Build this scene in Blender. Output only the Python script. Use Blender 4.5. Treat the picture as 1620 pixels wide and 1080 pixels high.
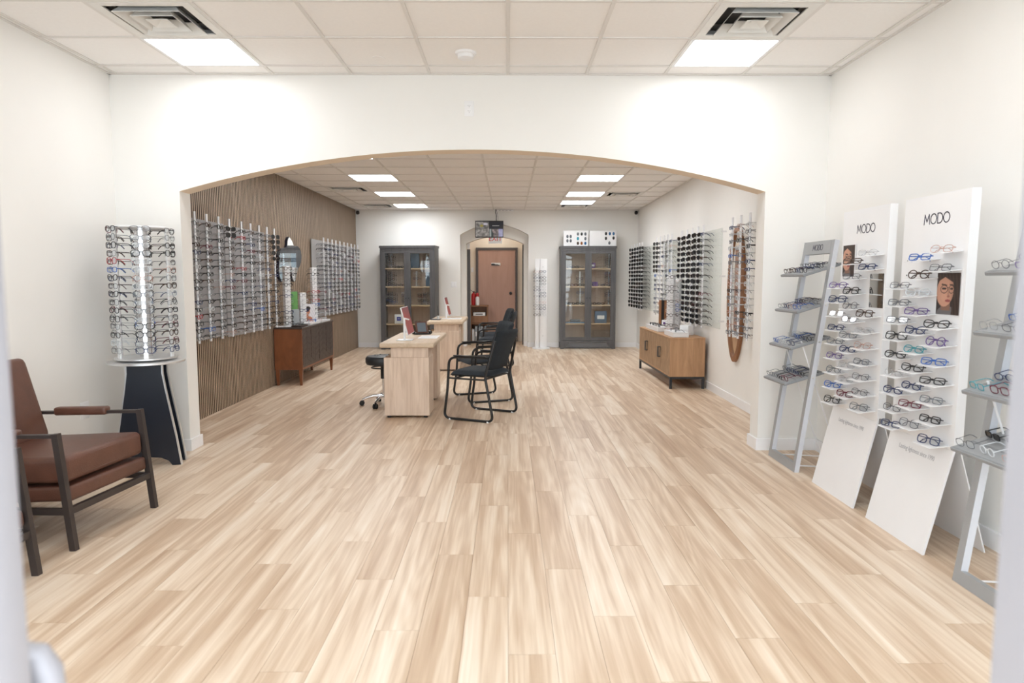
import bpy, bmesh, math, random
from mathutils import Matrix, Vector, Euler, noise
random.seed(11)
R = math.radians
PI = math.pi
for o in list(bpy.data.objects):
    bpy.data.objects.remove(o, do_unlink=True)
SC = bpy.context.scene
COL = SC.collection

# ------------------------------------------------------------------ camera
F = 1080.0
TH = math.atan(99 / F)
YAW = math.atan(6 / F)
cam = bpy.data.cameras.new('camera')
cam.sensor_width = 36.0
cam.lens = 36.0 * F / 1620.0
cam.clip_start = 0.02
cam.dof.use_dof = True
cam.dof.focus_distance = 6.5
cam.dof.aperture_fstop = 3.2
camo = bpy.data.objects.new('camera', cam)
COL.objects.link(camo)
camo.location = (0, 0, 1.40)
camo.rotation_euler = (R(90) - TH, 0, -YAW)
SC.camera = camo

# ------------------------------------------------------------------ world, exposure
W = bpy.data.worlds.new('world')
SC.world = W
W.use_nodes = True
wn = W.node_tree
wn.nodes.clear()
bg = wn.nodes.new('ShaderNodeBackground')
bg.inputs[0].default_value = (0.86, 0.93, 1.0, 1)
bg.inputs[1].default_value = 2.3
wo = wn.nodes.new('ShaderNodeOutputWorld')
wn.links.new(bg.outputs[0], wo.inputs[0])
SC.view_settings.view_transform = 'Standard'
SC.view_settings.look = 'None'
SC.view_settings.gamma = 1.0
SC.view_settings.use_curve_mapping = False
SC.view_settings.exposure = 0.95
SC.cycles.transparent_max_bounces = 32
SC.cycles.max_bounces = 10
SC.cycles.diffuse_bounces = 6
PANEL_FRONT = 5.6
PANEL_BACK = 11.0

# ------------------------------------------------------------------ materials
MATS = {}
def nodes(name):
    m = bpy.data.materials.new(name)
    m.use_nodes = True
    nt = m.node_tree
    b = nt.nodes['Principled BSDF']
    return m, nt, b

def mat(name, col, rough=0.5, metal=0.0, var=0.05, scale=8.0, bump=0.0, bscale=60.0, spec=0.5, coat=0.0):
    """plain procedural surface: colour with slight noise variation and optional fine relief"""
    m, nt, b = nodes(name)
    b.inputs['Roughness'].default_value = rough
    b.inputs['Metallic'].default_value = metal
    b.inputs['Specular IOR Level'].default_value = spec
    if coat:
        b.inputs['Coat Weight'].default_value = coat
    tc = nt.nodes.new('ShaderNodeTexCoord')
    n = nt.nodes.new('ShaderNodeTexNoise')
    n.inputs['Scale'].default_value = scale
    n.inputs['Detail'].default_value = 3
    nt.links.new(tc.outputs['Object'], n.inputs['Vector'])
    r = nt.nodes.new('ShaderNodeValToRGB')
    c = Vector(col[:3])
    r.color_ramp.elements[0].position = 0.3
    r.color_ramp.elements[1].position = 0.7
    r.color_ramp.elements[0].color = (*(c * (1 - var)), 1)
    r.color_ramp.elements[1].color = (*[min(1, v * (1 + var)) for v in c], 1)
    nt.links.new(n.outputs['Fac'], r.inputs[0])
    nt.links.new(r.outputs[0], b.inputs['Base Color'])
    if bump:
        n2 = nt.nodes.new('ShaderNodeTexNoise')
        n2.inputs['Scale'].default_value = bscale
        n2.inputs['Detail'].default_value = 4
        nt.links.new(tc.outputs['Object'], n2.inputs['Vector'])
        bp = nt.nodes.new('ShaderNodeBump')
        bp.inputs['Strength'].default_value = bump
        bp.inputs['Distance'].default_value = 0.01
        nt.links.new(n2.outputs['Fac'], bp.inputs['Height'])
        nt.links.new(bp.outputs[0], b.inputs['Normal'])
    MATS[name] = m
    return m

def wood(name, c1, c2, stretch=(14, 14, 1.2), rough=0.5, scale=1.0, contrast=(0.3, 0.7), coords='Object', dist=1.0):
    m, nt, b = nodes(name)
    b.inputs['Roughness'].default_value = rough
    tc = nt.nodes.new('ShaderNodeTexCoord')
    oi = nt.nodes.new('ShaderNodeObjectInfo')
    mp = nt.nodes.new('ShaderNodeMapping')
    mp.inputs['Scale'].default_value = stretch
    nt.links.new(tc.outputs[coords], mp.inputs[0])
    n = nt.nodes.new('ShaderNodeTexNoise')
    n.inputs['Scale'].default_value = scale
    n.inputs['Detail'].default_value = 6
    n.inputs['Roughness'].default_value = 0.65
    n.inputs['Distortion'].default_value = dist
    nt.links.new(mp.outputs[0], n.inputs['Vector'])
    r = nt.nodes.new('ShaderNodeValToRGB')
    r.color_ramp.elements[0].position = contrast[0]
    r.color_ramp.elements[1].position = contrast[1]
    r.color_ramp.elements[0].color = (*c1, 1)
    r.color_ramp.elements[1].color = (*c2, 1)
    nt.links.new(n.outputs['Fac'], r.inputs[0])
    nt.links.new(r.outputs[0], b.inputs['Base Color'])
    bp = nt.nodes.new('ShaderNodeBump')
    bp.inputs['Strength'].default_value = 0.12
    bp.inputs['Distance'].default_value = 0.004
    nt.links.new(n.outputs['Fac'], bp.inputs['Height'])
    nt.links.new(bp.outputs[0], b.inputs['Normal'])
    MATS[name] = m
    return m

def glass(name, tint=(1, 1, 1), gloss=0.05, rough=0.02, body=0.0, bodycol=(0.8, 0.8, 0.8), graze=0.35):
    """thin clear sheet: transparent, with a fresnel mirror coat and an optional milky body"""
    m = bpy.data.materials.new(name)
    m.use_nodes = True
    nt = m.node_tree
    nt.nodes.clear()
    out = nt.nodes.new('ShaderNodeOutputMaterial')
    tr = nt.nodes.new('ShaderNodeBsdfTransparent')
    tr.inputs[0].default_value = (*tint, 1)
    gl = nt.nodes.new('ShaderNodeBsdfGlossy')
    gl.inputs['Roughness'].default_value = rough
    lw = nt.nodes.new('ShaderNodeLayerWeight')
    lw.inputs[0].default_value = 0.5
    pw = nt.nodes.new('ShaderNodeMath')
    pw.operation = 'POWER'
    pw.inputs[1].default_value = 4.0
    nt.links.new(lw.outputs['Facing'], pw.inputs[0])
    ad = nt.nodes.new('ShaderNodeMath')
    ad.operation = 'MULTIPLY_ADD'
    ad.inputs[1].default_value = graze
    ad.inputs[2].default_value = gloss
    nt.links.new(pw.outputs[0], ad.inputs[0])
    mx = nt.nodes.new('ShaderNodeMixShader')
    nt.links.new(ad.outputs[0], mx.inputs[0])
    src = tr.outputs[0]
    if body > 0:
        df = nt.nodes.new('ShaderNodeBsdfDiffuse')
        df.inputs[0].default_value = (*bodycol, 1)
        mb = nt.nodes.new('ShaderNodeMixShader')
        mb.inputs[0].default_value = body
        nt.links.new(tr.outputs[0], mb.inputs[1])
        nt.links.new(df.outputs[0], mb.inputs[2])
        src = mb.outputs[0]
    nt.links.new(src, mx.inputs[1])
    nt.links.new(gl.outputs[0], mx.inputs[2])
    nt.links.new(mx.outputs[0], out.inputs[0])
    MATS[name] = m
    return m

def emit(name, col, strength):
    m = bpy.data.materials.new(name)
    m.use_nodes = True
    nt = m.node_tree
    nt.nodes.clear()
    out = nt.nodes.new('ShaderNodeOutputMaterial')
    e = nt.nodes.new('ShaderNodeEmission')
    e.inputs[0].default_value = (*col, 1)
    e.inputs[1].default_value = strength
    nt.links.new(e.outputs[0], out.inputs[0])
    MATS[name] = m
    return m

def printed(name, rough=0.4, glow=0.0):
    """flat print: colour comes from the painted colour attribute of the sheet"""
    m, nt, b = nodes(name)
    a = nt.nodes.new('ShaderNodeAttribute')
    a.attribute_name = 'ink'
    nt.links.new(a.outputs['Color'], b.inputs['Base Color'])
    b.inputs['Roughness'].default_value = rough
    if glow:
        nt.links.new(a.outputs['Color'], b.inputs['Emission Color'])
        b.inputs['Emission Strength'].default_value = glow
    MATS[name] = m
    return m

PW, PL = 0.178, 1.22      # floor plank
def plank_material():
    m, nt, b = nodes('floor_oak')
    L = nt.links
    geo = nt.nodes.new('ShaderNodeNewGeometry')
    sep = nt.nodes.new('ShaderNodeSeparateXYZ')
    L.new(geo.outputs['Position'], sep.inputs[0])
    def mth(op, a, bb=None, c=None):
        n = nt.nodes.new('ShaderNodeMath')
        n.operation = op
        for i, v in enumerate((a, bb, c)):
            if v is None: continue
            if isinstance(v, (int, float)): n.inputs[i].default_value = v
            else: L.new(v, n.inputs[i])
        return n.outputs[0]
    col = mth('FLOOR', mth('DIVIDE', sep.outputs[0], PW))
    off = mth('MULTIPLY', mth('FRACT', mth('MULTIPLY', col, 0.381966)), PL)
    row = mth('FLOOR', mth('DIVIDE', mth('ADD', sep.outputs[1], off), PL))
    cv = nt.nodes.new('ShaderNodeCombineXYZ')
    L.new(col, cv.inputs[0]); L.new(row, cv.inputs[1])
    wnz = nt.nodes.new('ShaderNodeTexWhiteNoise')
    wnz.noise_dimensions = '3D'
    L.new(cv.outputs[0], wnz.inputs['Vector'])
    # stretched grain, shifted for every plank
    sh = nt.nodes.new('ShaderNodeVectorMath'); sh.operation = 'SCALE'
    L.new(wnz.outputs['Color'], sh.inputs[0]); sh.inputs['Scale'].default_value = 40
    ad = nt.nodes.new('ShaderNodeVectorMath'); ad.operation = 'ADD'
    L.new(geo.outputs['Position'], ad.inputs[0]); L.new(sh.outputs[0], ad.inputs[1])
    def grain(scale, sc, det, dist):
        mp = nt.nodes.new('ShaderNodeMapping')
        mp.inputs['Scale'].default_value = scale
        L.new(ad.outputs[0], mp.inputs[0])
        n = nt.nodes.new('ShaderNodeTexNoise')
        n.inputs['Scale'].default_value = sc
        n.inputs['Detail'].default_value = det
        n.inputs['Roughness'].default_value = 0.6
        n.inputs['Distortion'].default_value = dist
        L.new(mp.outputs[0], n.inputs['Vector'])
        return n.outputs['Fac']
    g1 = grain((13, 0.55, 1), 1.0, 3, 0.35)
    g2 = grain((95, 2.2, 1), 1.0, 4, 0.4)
    # cathedral figure: contour lines of a slow, long noise
    g3 = grain((5.5, 0.42, 1), 1.0, 1, 0.2)
    fig = mth('MULTIPLY', mth('ADD', mth('SINE', mth('MULTIPLY', g3, 70.0)), 1.0), 0.5)
    f = mth('ADD', mth('MULTIPLY', g1, 0.95), mth('MULTIPLY', g2, 0.22))
    f = mth('ADD', f, mth('MULTIPLY', fig, 0.07))
    f = mth('ADD', f, mth('MULTIPLY', mth('SUBTRACT', wnz.outputs['Value'], 0.5), 0.17))
    r = nt.nodes.new('ShaderNodeValToRGB')
    e = r.color_ramp.elements
    e[0].position = 0.32; e[0].color = (0.43, 0.285, 0.185, 1)
    e[1].position = 0.88; e[1].color = (0.80, 0.69, 0.57, 1)
    k = e.new(0.55); k.color = (0.565, 0.415, 0.29, 1)
    k = e.new(0.70); k.color = (0.70, 0.56, 0.425, 1)
    L.new(f, r.inputs[0])
    L.new(r.outputs[0], b.inputs['Base Color'])
    b.inputs['Roughness'].default_value = 0.42
    b.inputs['Specular IOR Level'].default_value = 0.45
    bp = nt.nodes.new('ShaderNodeBump')
    bp.inputs['Strength'].default_value = 0.08; bp.inputs['Distance'].default_value = 0.002
    L.new(g2, bp.inputs['Height']); L.new(bp.outputs[0], b.inputs['Normal'])
    MATS['floor_oak'] = m
plank_material()

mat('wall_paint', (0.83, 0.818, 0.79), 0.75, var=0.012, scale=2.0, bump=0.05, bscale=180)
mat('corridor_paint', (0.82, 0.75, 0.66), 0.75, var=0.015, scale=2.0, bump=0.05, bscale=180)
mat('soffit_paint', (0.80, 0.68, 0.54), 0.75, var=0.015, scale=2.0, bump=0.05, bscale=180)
mat('trim_white', (0.86, 0.86, 0.87), 0.4, var=0.01)
mat('tile_white', (0.87, 0.85, 0.83), 0.9, var=0.012, scale=25)
mat('grid_white', (0.72, 0.695, 0.665), 0.6, var=0.01)
mat('metal_white', (0.80, 0.80, 0.80), 0.4, var=0.02)
mat('vent_white', (0.76, 0.75, 0.72), 0.5, var=0.03)
mat('void_dark', (0.05, 0.05, 0.05), 0.8, var=0.1)
mat('aluminium', (0.37, 0.36, 0.38), 0.45, metal=0.2, var=0.02)
mat('chrome', (0.80, 0.80, 0.82), 0.15, metal=1.0, var=0.02)
mat('rod_metal', (0.86, 0.86, 0.88), 0.32, metal=0.6, var=0.03)
mat('pavement', (0.62, 0.60, 0.57), 0.9, var=0.08, bump=0.3)
mat('slat_back', (0.035, 0.03, 0.027), 0.9, var=0.1)
mat('slat_core', (0.085, 0.06, 0.045), 0.8, var=0.08)
wood('slat_oak', (0.27, 0.195, 0.135), (0.47, 0.35, 0.25), stretch=(9, 9, 0.9), scale=1.6, contrast=(0.28, 0.72))
wood('desk_oak', (0.56, 0.41, 0.30), (0.72, 0.57, 0.45), stretch=(22, 22, 1.6), contrast=(0.33, 0.6))
wood('desk_top', (0.55, 0.42, 0.29), (0.68, 0.54, 0.40), stretch=(22, 1.6, 22), contrast=(0.3, 0.7))
wood('walnut_red', (0.16, 0.052, 0.018), (0.27, 0.095, 0.035), stretch=(5, 5, 2.2), rough=0.4)
wood('walnut_grey', (0.032, 0.022, 0.018), (0.075, 0.053, 0.044), stretch=(26, 26, 2.0), rough=0.45)
wood('acacia', (0.36, 0.20, 0.10), (0.52, 0.31, 0.17), stretch=(16, 16, 1.6), rough=0.5)
wood('mango', (0.20, 0.115, 0.06), (0.44, 0.28, 0.155), stretch=(12, 12, 3.0), rough=0.5, dist=2.0)
wood('door_veneer', (0.42, 0.25, 0.19), (0.50, 0.31, 0.245), stretch=(6, 6, 0.7), rough=0.45)
wood('shelf_maple', (0.55, 0.40, 0.25), (0.66, 0.50, 0.34), stretch=(2, 14, 14))
wood('cab_back', (0.52, 0.39, 0.30), (0.62, 0.48, 0.38), stretch=(14, 14, 1.2))
wood('mirror_oak', (0.20, 0.085, 0.035), (0.32, 0.145, 0.065), stretch=(12, 12, 1.5))
wood('cart_wood', (0.22, 0.10, 0.045), (0.32, 0.16, 0.08), stretch=(10, 10, 1.5))
wood('grey_wood', (0.070, 0.069, 0.072), (0.115, 0.113, 0.117), stretch=(18, 18, 1.5), rough=0.5)
mat('door_frame_dark', (0.10, 0.085, 0.085), 0.5, var=0.05)
mat('leather', (0.112, 0.045, 0.028), 0.38, var=0.12, scale=12, bump=0.25, bscale=220)
mat('bronze', (0.055, 0.042, 0.038), 0.45, metal=0.3, var=0.05)
mat('fabric_dark', (0.013, 0.019, 0.026), 0.85, var=0.15, scale=30, bump=0.3, bscale=400)
mat('tube_black', (0.012, 0.012, 0.013), 0.28, var=0.1)
mat('vinyl_black', (0.020, 0.023, 0.027), 0.35, var=0.1)
mat('rubber_black', (0.012, 0.012, 0.012), 0.7, var=0.1)
mat('panel_navy', (0.010, 0.013, 0.022), 0.35, var=0.1)
mat('silver', (0.72, 0.72, 0.72), 0.3, metal=0.7, var=0.02)
mat('plastic_white', (0.84, 0.84, 0.85), 0.4, var=0.01)
mat('plastic_black', (0.012, 0.012, 0.014), 0.35, var=0.1)
mat('paper', (0.86, 0.86, 0.86), 0.8, var=0.01)
mat('steel_dark', (0.035, 0.037, 0.042), 0.45, metal=0.4, var=0.05)
mat('ladder_grey', (0.37, 0.38, 0.39), 0.4, metal=0.25, var=0.02)
mat('ladder_side', (0.66, 0.68, 0.73), 0.4, var=0.01)
mat('tray_grey', (0.26, 0.27, 0.28), 0.55, var=0.04)
mat('stand_white', (0.82, 0.82, 0.83), 0.35, var=0.008)
mat('ink_navy', (0.03, 0.025, 0.06), 0.5, var=0.02)
mat('ink_grey', (0.42, 0.42, 0.44), 0.6, var=0.02)
mat('red_paint', (0.45, 0.012, 0.015), 0.3, var=0.05)
mat('red_letter', (0.80, 0.06, 0.03), 0.4, var=0.02)
mat('blue_logo', (0.012, 0.03, 0.33), 0.4, var=0.02)
mat('blue_box', (0.10, 0.18, 0.28), 0.5, var=0.05)
mat('purple_box', (0.13, 0.05, 0.22), 0.5, var=0.05)
mat('green_card', (0.12, 0.30, 0.09), 0.5, var=0.15)
mat('brown_case', (0.10, 0.035, 0.02), 0.45, var=0.08)
mat('lcd_grey', (0.14, 0.17, 0.20), 0.25, var=0.03)
mat('binder_white', (0.75, 0.75, 0.76), 0.5, var=0.02)
mat('binder_grey', (0.33, 0.36, 0.38), 0.5, var=0.02)
mat('mirror', (0.90, 0.92, 0.92), 0.02, metal=1.0, var=0.002)
mat('mirror_edge', (0.008, 0.01, 0.025), 0.3, var=0.05)
glass('pane', (0.97, 0.985, 0.98), 0.07)
glass('acrylic_grey', (0.92, 0.93, 0.93), 0.02, 0.2, body=0.62, bodycol=(0.47, 0.46, 0.465), graze=0.12)
glass('acrylic_clear', (0.97, 0.98, 0.975), 0.015, 0.05, body=0.10, bodycol=(0.75, 0.78, 0.77), graze=0.12)
glass('acrylic_shelf', (0.95, 0.95, 0.96), 0.02, 0.1, body=0.90, bodycol=(0.88, 0.88, 0.89))
glass('lens', (0.95, 0.97, 0.98), 0.06, 0.02)
mat('lens_dark', (0.012, 0.012, 0.014), 0.08, var=0.1)
mat('lens_brown', (0.05, 0.022, 0.012), 0.08, var=0.1)
printed('print')
printed('screen', 0.3, glow=0.12)
emit('diffuser_front', (0.98, 0.985, 1.0), PANEL_FRONT)
emit('diffuser_back', (0.95, 0.98, 1.0), PANEL_BACK)
emit('diffuser_corridor', (1.0, 0.93, 0.84), 10.0)
FRAMES = {'black': ((0.012, 0.012, 0.014), 0.0), 'dark brown': ((0.05, 0.022, 0.012), 0.0), 'navy blue': ((0.015, 0.03, 0.11), 0.0),
          'grey': ((0.16, 0.17, 0.19), 0.0), 'silver': ((0.45, 0.45, 0.47), 0.8), 'gunmetal': ((0.10, 0.10, 0.12), 0.6),
          'clear': ((0.62, 0.64, 0.66), 0.0), 'red': ((0.40, 0.02, 0.03), 0.0), 'blue': ((0.03, 0.12, 0.42), 0.0),
          'rose gold': ((0.52, 0.30, 0.24), 0.5), 'teal': ((0.04, 0.30, 0.36), 0.0), 'burgundy': ((0.14, 0.015, 0.035), 0.0),
          'amber': ((0.45, 0.17, 0.04), 0.0), 'violet': ((0.13, 0.07, 0.25), 0.0)}
for k, (c, me) in FRAMES.items():
    mat('frame_' + k, c, 0.3, metal=me, var=0.08, scale=40)
M = MATS

# ------------------------------------------------------------------ mesh builder
class MB:
    def __init__(s):
        s.v, s.f, s.m = [], [], []
    def add(s, vs, fs, m=0, T=None):
        n = len(s.v)
        if T is not None: vs = [T @ Vector(p) for p in vs]
        s.v.extend([tuple(p) for p in vs])
        for f in fs:
            s.f.append(tuple(i + n for i in f)); s.m.append(m)
        return s
    def merge(s, o, T=None, mmap=None):
        n = len(s.v)
        s.v.extend([tuple(T @ Vector(p)) for p in o.v] if T is not None else o.v)
        for f, m in zip(o.f, o.m):
            s.f.append(tuple(i + n for i in f)); s.m.append(mmap[m] if mmap else m)
        return s
    def box(s, x0, x1, y0, y1, z0, z1, m=0, T=None):
        vs = [(x0, y0, z0), (x1, y0, z0), (x1, y1, z0), (x0, y1, z0), (x0, y0, z1), (x1, y0, z1), (x1, y1, z1), (x0, y1, z1)]
        fs = [(0, 3, 2, 1), (4, 5, 6, 7), (0, 1, 5, 4), (1, 2, 6, 5), (2, 3, 7, 6), (3, 0, 4, 7)]
        return s.add(vs, fs, m, T)
    def rbox(s, x0, x1, y0, y1, z0, z1, b=0.01, seg=2, m=0, T=None):
        bm = bmesh.new()
        bmesh.ops.create_cube(bm, size=1.0)
        for v in bm.verts:
            v.co = Vector(((x0 + x1) / 2 + v.co.x * (x1 - x0), (y0 + y1) / 2 + v.co.y * (y1 - y0), (z0 + z1) / 2 + v.co.z * (z1 - z0)))
        bmesh.ops.bevel(bm, geom=bm.edges[:], offset=b, segments=seg, profile=0.5, affect='EDGES')
        bm.verts.index_update()
        s.add([v.co.copy() for v in bm.verts], [[v.index for v in f.verts] for f in bm.faces], m, T)
        bm.free()
        return s
    def bar(s, p, q, w, h, m=0, up=(0, 0, 1), T=None):
        p, q = Vector(p), Vector(q)
        d = (q - p).normalized(); u = Vector(up)
        a = d.cross(u)
        if a.length < 1e-4: a = d.cross(Vector((1, 0, 0)))
        a.normalize(); c = a.cross(d).normalized()
        vs = []
        for o in (p, q):
            for i, j in ((-1, -1), (1, -1), (1, 1), (-1, 1)):
                vs.append(o + a * w / 2 * i + c * h / 2 * j)
        return s.add(vs, [(3, 2, 1, 0), (4, 5, 6, 7), (0, 1, 5, 4), (1, 2, 6, 5), (2, 3, 7, 6), (3, 0, 4, 7)], m, T)
    def tube(s, pts, r, n=8, m=0, closed=False, T=None):
        pts = [Vector(p) for p in pts]
        k = len(pts)
        rr = r if isinstance(r, (list, tuple)) else [r] * k
        vs, fs = [], []
        prev = None
        for i, p in enumerate(pts):
            if closed: d = pts[(i + 1) % k] - pts[i - 1]
            else: d = pts[min(i + 1, k - 1)] - pts[max(i - 1, 0)]
            d.normalize()
            if prev is None:
                a = d.cross(Vector((0, 0, 1)))
                if a.length < 0.05: a = d.cross(Vector((0, 1, 0)))
            else:
                a = prev - d * prev.dot(d)
            a.normalize(); prev = a
            b = d.cross(a)
            for j in range(n):
                t = 2 * PI * j / n
                vs.append(p + (a * math.cos(t) + b * math.sin(t)) * rr[i])
        for i in range(k if closed else k - 1):
            for j in range(n):
                a0 = i * n + j; a1 = i * n + (j + 1) % n
                i2 = (i + 1) % k
                fs.append((a0, a1, i2 * n + (j + 1) % n, i2 * n + j))
        if not closed:
            fs.append(tuple(range(n - 1, -1, -1)))
            fs.append(tuple((k - 1) * n + j for j in range(n)))
        return s.add(vs, fs, m, T)
    def lathe(s, prof, n=24, c=(0, 0, 0), m=0, T=None):
        vs, fs = [], []
        for r, z in prof:
            for j in range(n):
                t = 2 * PI * j / n
                vs.append((c[0] + max(r, 1e-4) * math.cos(t), c[1] + max(r, 1e-4) * math.sin(t), c[2] + z))
        for i in range(len(prof) - 1):
            for j in range(n):
                fs.append((i * n + j, i * n + (j + 1) % n, (i + 1) * n + (j + 1) % n, (i + 1) * n + j))
        fs.append(tuple(range(n - 1, -1, -1)))
        fs.append(tuple((len(prof) - 1) * n + j for j in range(n)))
        return s.add(vs, fs, m, T)
    def prism(s, poly, d0, d1, axis='y', m=0, T=None):
        """poly in the plane across the axis; extruded from d0 to d1"""
        def mk(a, b, d):
            return (a, d, b) if axis == 'y' else ((d, a, b) if axis == 'x' else (a, b, d))
        k = len(poly)
        vs = [mk(a, b, d0) for a, b in poly] + [mk(a, b, d1) for a, b in poly]
        fs = [tuple(range(k - 1, -1, -1)), tuple(range(k, 2 * k))]
        for i in range(k):
            fs.append((i, (i + 1) % k, k + (i + 1) % k, k + i))
        return s.add(vs, fs, m, T)
    def build(s, name, mats, parent=None, smooth=40, loc=None, rot=None):
        me = bpy.data.meshes.new(name)
        me.from_pydata(s.v, [], s.f)
        if not isinstance(mats, (list, tuple)): mats = [mats]
        for k in mats: me.materials.append(M[k] if isinstance(k, str) else k)
        me.polygons.foreach_set('material_index', s.m)
        bm = bmesh.new(); bm.from_mesh(me)
        bmesh.ops.recalc_face_normals(bm, faces=bm.faces[:])
        bm.to_mesh(me); bm.free()
        if smooth:
            me.polygons.foreach_set('use_smooth', [True] * len(me.polygons))
            me.set_sharp_from_angle(angle=R(smooth))
        me.update()
        o = bpy.data.objects.new(name, me)
        COL.objects.link(o)
        if parent: o.parent = parent
        if loc: o.location = loc
        if rot: o.rotation_euler = rot
        return o

def tag(o, label=None, cat=None, group=None, kind=None):
    if label: o['label'] = label
    if cat: o['category'] = cat
    if group: o['group'] = group
    if kind: o['kind'] = kind
    return o
def thing(name, label, cat, loc=(0, 0, 0), rz=0.0, group=None):
    o = bpy.data.objects.new(name, None)
    o.empty_display_size = 0.1
    COL.objects.link(o)
    o.location = loc
    o.rotation_euler = (0, 0, rz)
    return tag(o, label, cat, group)
def struct(name, mb, mats, label=None, parent=None, smooth=0):
    o = mb.build(name, mats, parent, smooth)
    if not parent: tag(o, label, None, None, 'structure')
    return o
def link_copy(o, parent=None):
    c = o.copy()
    COL.objects.link(c)
    c.parent = parent
    return c
def copy_tree(o, parent=None):
    c = link_copy(o, parent)
    for ch in list(o.children): copy_tree(ch, c)
    return c
def Tm(loc=(0, 0, 0), rx=0, ry=0, rz=0, sc=1.0):
    return Matrix.Translation(loc) @ Euler((rx, ry, rz)).to_matrix().to_4x4() @ Matrix.Scale(sc, 4)
def sheet(name, w, h, nu, nv, fn, mtl, parent=None, loc=(0, 0, 0), rot=(0, 0, 0)):
    """printed sheet in its own XZ plane facing -Y; fn(u,v) gives the ink, u to the right, v up"""
    vs, fs, cols = [], [], []
    for j in range(nv + 1):
        for i in range(nu + 1):
            vs.append(((i / nu - 0.5) * w, 0, j / nv * h))
    for j in range(nv):
        for i in range(nu):
            a = j * (nu + 1) + i
            fs.append((a, a + 1, a + nu + 2, a + nu + 1))
    me = bpy.data.meshes.new(name)
    me.from_pydata(vs, [], fs)
    me.materials.append(M[mtl])
    ca = me.color_attributes.new('ink', 'FLOAT_COLOR', 'POINT')
    for j in range(nv + 1):
        for i in range(nu + 1):
            c = fn(i / nu, j / nv)
            ca.data[j * (nu + 1) + i].color = (c[0], c[1], c[2], 1)
    o = bpy.data.objects.new(name, me)
    COL.objects.link(o)
    o.parent = parent
    o.location = loc
    o.rotation_euler = rot
    return o
def text_mesh(name, body, size, mtl, parent=None, M4=None, align='CENTER', thick=0.0004):
    cu = bpy.data.curves.new(name, 'FONT')
    cu.body = body; cu.size = size; cu.align_x = align; cu.extrude = thick
    cu.resolution_u = 3
    t = bpy.data.objects.new(name + '_curve', cu)
    COL.objects.link(t)
    dg = bpy.context.evaluated_depsgraph_get()
    me = bpy.data.meshes.new_from_object(t.evaluated_get(dg))
    bpy.data.objects.remove(t, do_unlink=True)
    me.materials.clear(); me.materials.append(M[mtl])
    o = bpy.data.objects.new(name, me)
    COL.objects.link(o)
    o.parent = parent
    if M4 is not None: o.matrix_local = M4
    return o
ORD = ['topmost', 'second', 'third', 'fourth', 'fifth', 'sixth', 'seventh', 'eighth', 'ninth', 'tenth', 'eleventh', 'twelfth',
       'thirteenth', 'fourteenth', 'fifteenth', 'sixteenth', 'seventeenth', 'eighteenth']
def ordn(i): return 'first' if i == 0 else ORD[i]

# ================================================================== THE SETTING
XL, XR = -3.11, 2.53
YF, YA, YA2, YB = 0.60, 5.50, 5.68, 14.00
ZC1, ZC2 = 2.985, 2.785
def xr(y): return 2.53 if y < 7.2 else 2.53 + (y - 7.2) * 0.0165

# ---- floor with planks
fb = MB()
fb.box(XL - 0.05, xr(YB) + 0.05, YF, 15.45, -0.06, -0.005)
floor = struct('floor', fb, 'floor_oak', 'pale oak plank floor running through both rooms')
full = MB().box(0, PW - 0.0012, 0, PL - 0.0015, -0.005, 0.0)
pl0 = full.build('plank', 'floor_oak', floor, 0)
full_me = pl0.data
bpy.data.objects.remove(pl0)
planks = []
c0 = int(math.floor(XL / PW)); c1 = int(math.ceil(2.66 / PW))
for c in range(c0, c1):
    off = ((c * 0.381966) % 1.0) * PL
    r0 = int(math.floor((YF + off) / PL)); r1 = int(math.ceil((15.4 + off) / PL))
    for r in range(r0, r1):
        y0, y1 = max(YF, r * PL - off), min(15.4, (r + 1) * PL - off)
        x0, x1 = max(XL, c * PW), min(xr(14), (c + 1) * PW)
        if y1 - y0 < 0.02 or x1 - x0 < 0.01: continue
        if y0 > 14.6 and (x1 < -1.0 or x0 > 0.5): continue
        planks.append((x0, y0, x1 - x0, y1 - y0))
def plank_rank(p):
    y = p[1] + p[3] / 2; x = abs(p[0] + p[2] / 2)
    vis = p[1] + p[3] > 1.95 and x < 0.78 * (p[1] + p[3]) 
    return (0 if vis else 1, y)
planks.sort(key=plank_rank)
rest = MB()
for i, (x, y, w, l) in enumerate(planks):
    if i < 300:
        o = bpy.data.objects.new('plank', full_me)
        COL.objects.link(o); o.parent = floor
        o.location = (x, y, 0); o.scale = (w / PW, l / PL, 1)
    else:
        rest.box(x, x + w - 0.0012, y, y + l - 0.0015, -0.005, 0.0)
tag(rest.build('planks', 'floor_oak', floor, 0), kind='stuff')

# ---- walls
struct('wall_left', MB().box(XL - 0.15, XL, YF - 0.1, YB + 0.5, -0.06, 3.15), 'wall_paint', 'cream painted wall on the left')
wl = bpy.data.objects['wall_left']
wr = MB()
wr.prism([(2.53, YF - 0.1), (2.53, 7.2), (xr(YB), YB), (xr(YB), YB + 0.5), (2.80, YB + 0.5), (2.80, YF - 0.1)], -0.06, 3.15, 'z')
struct('wall_right', wr, 'wall_paint', 'cream painted wall on the right')

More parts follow.
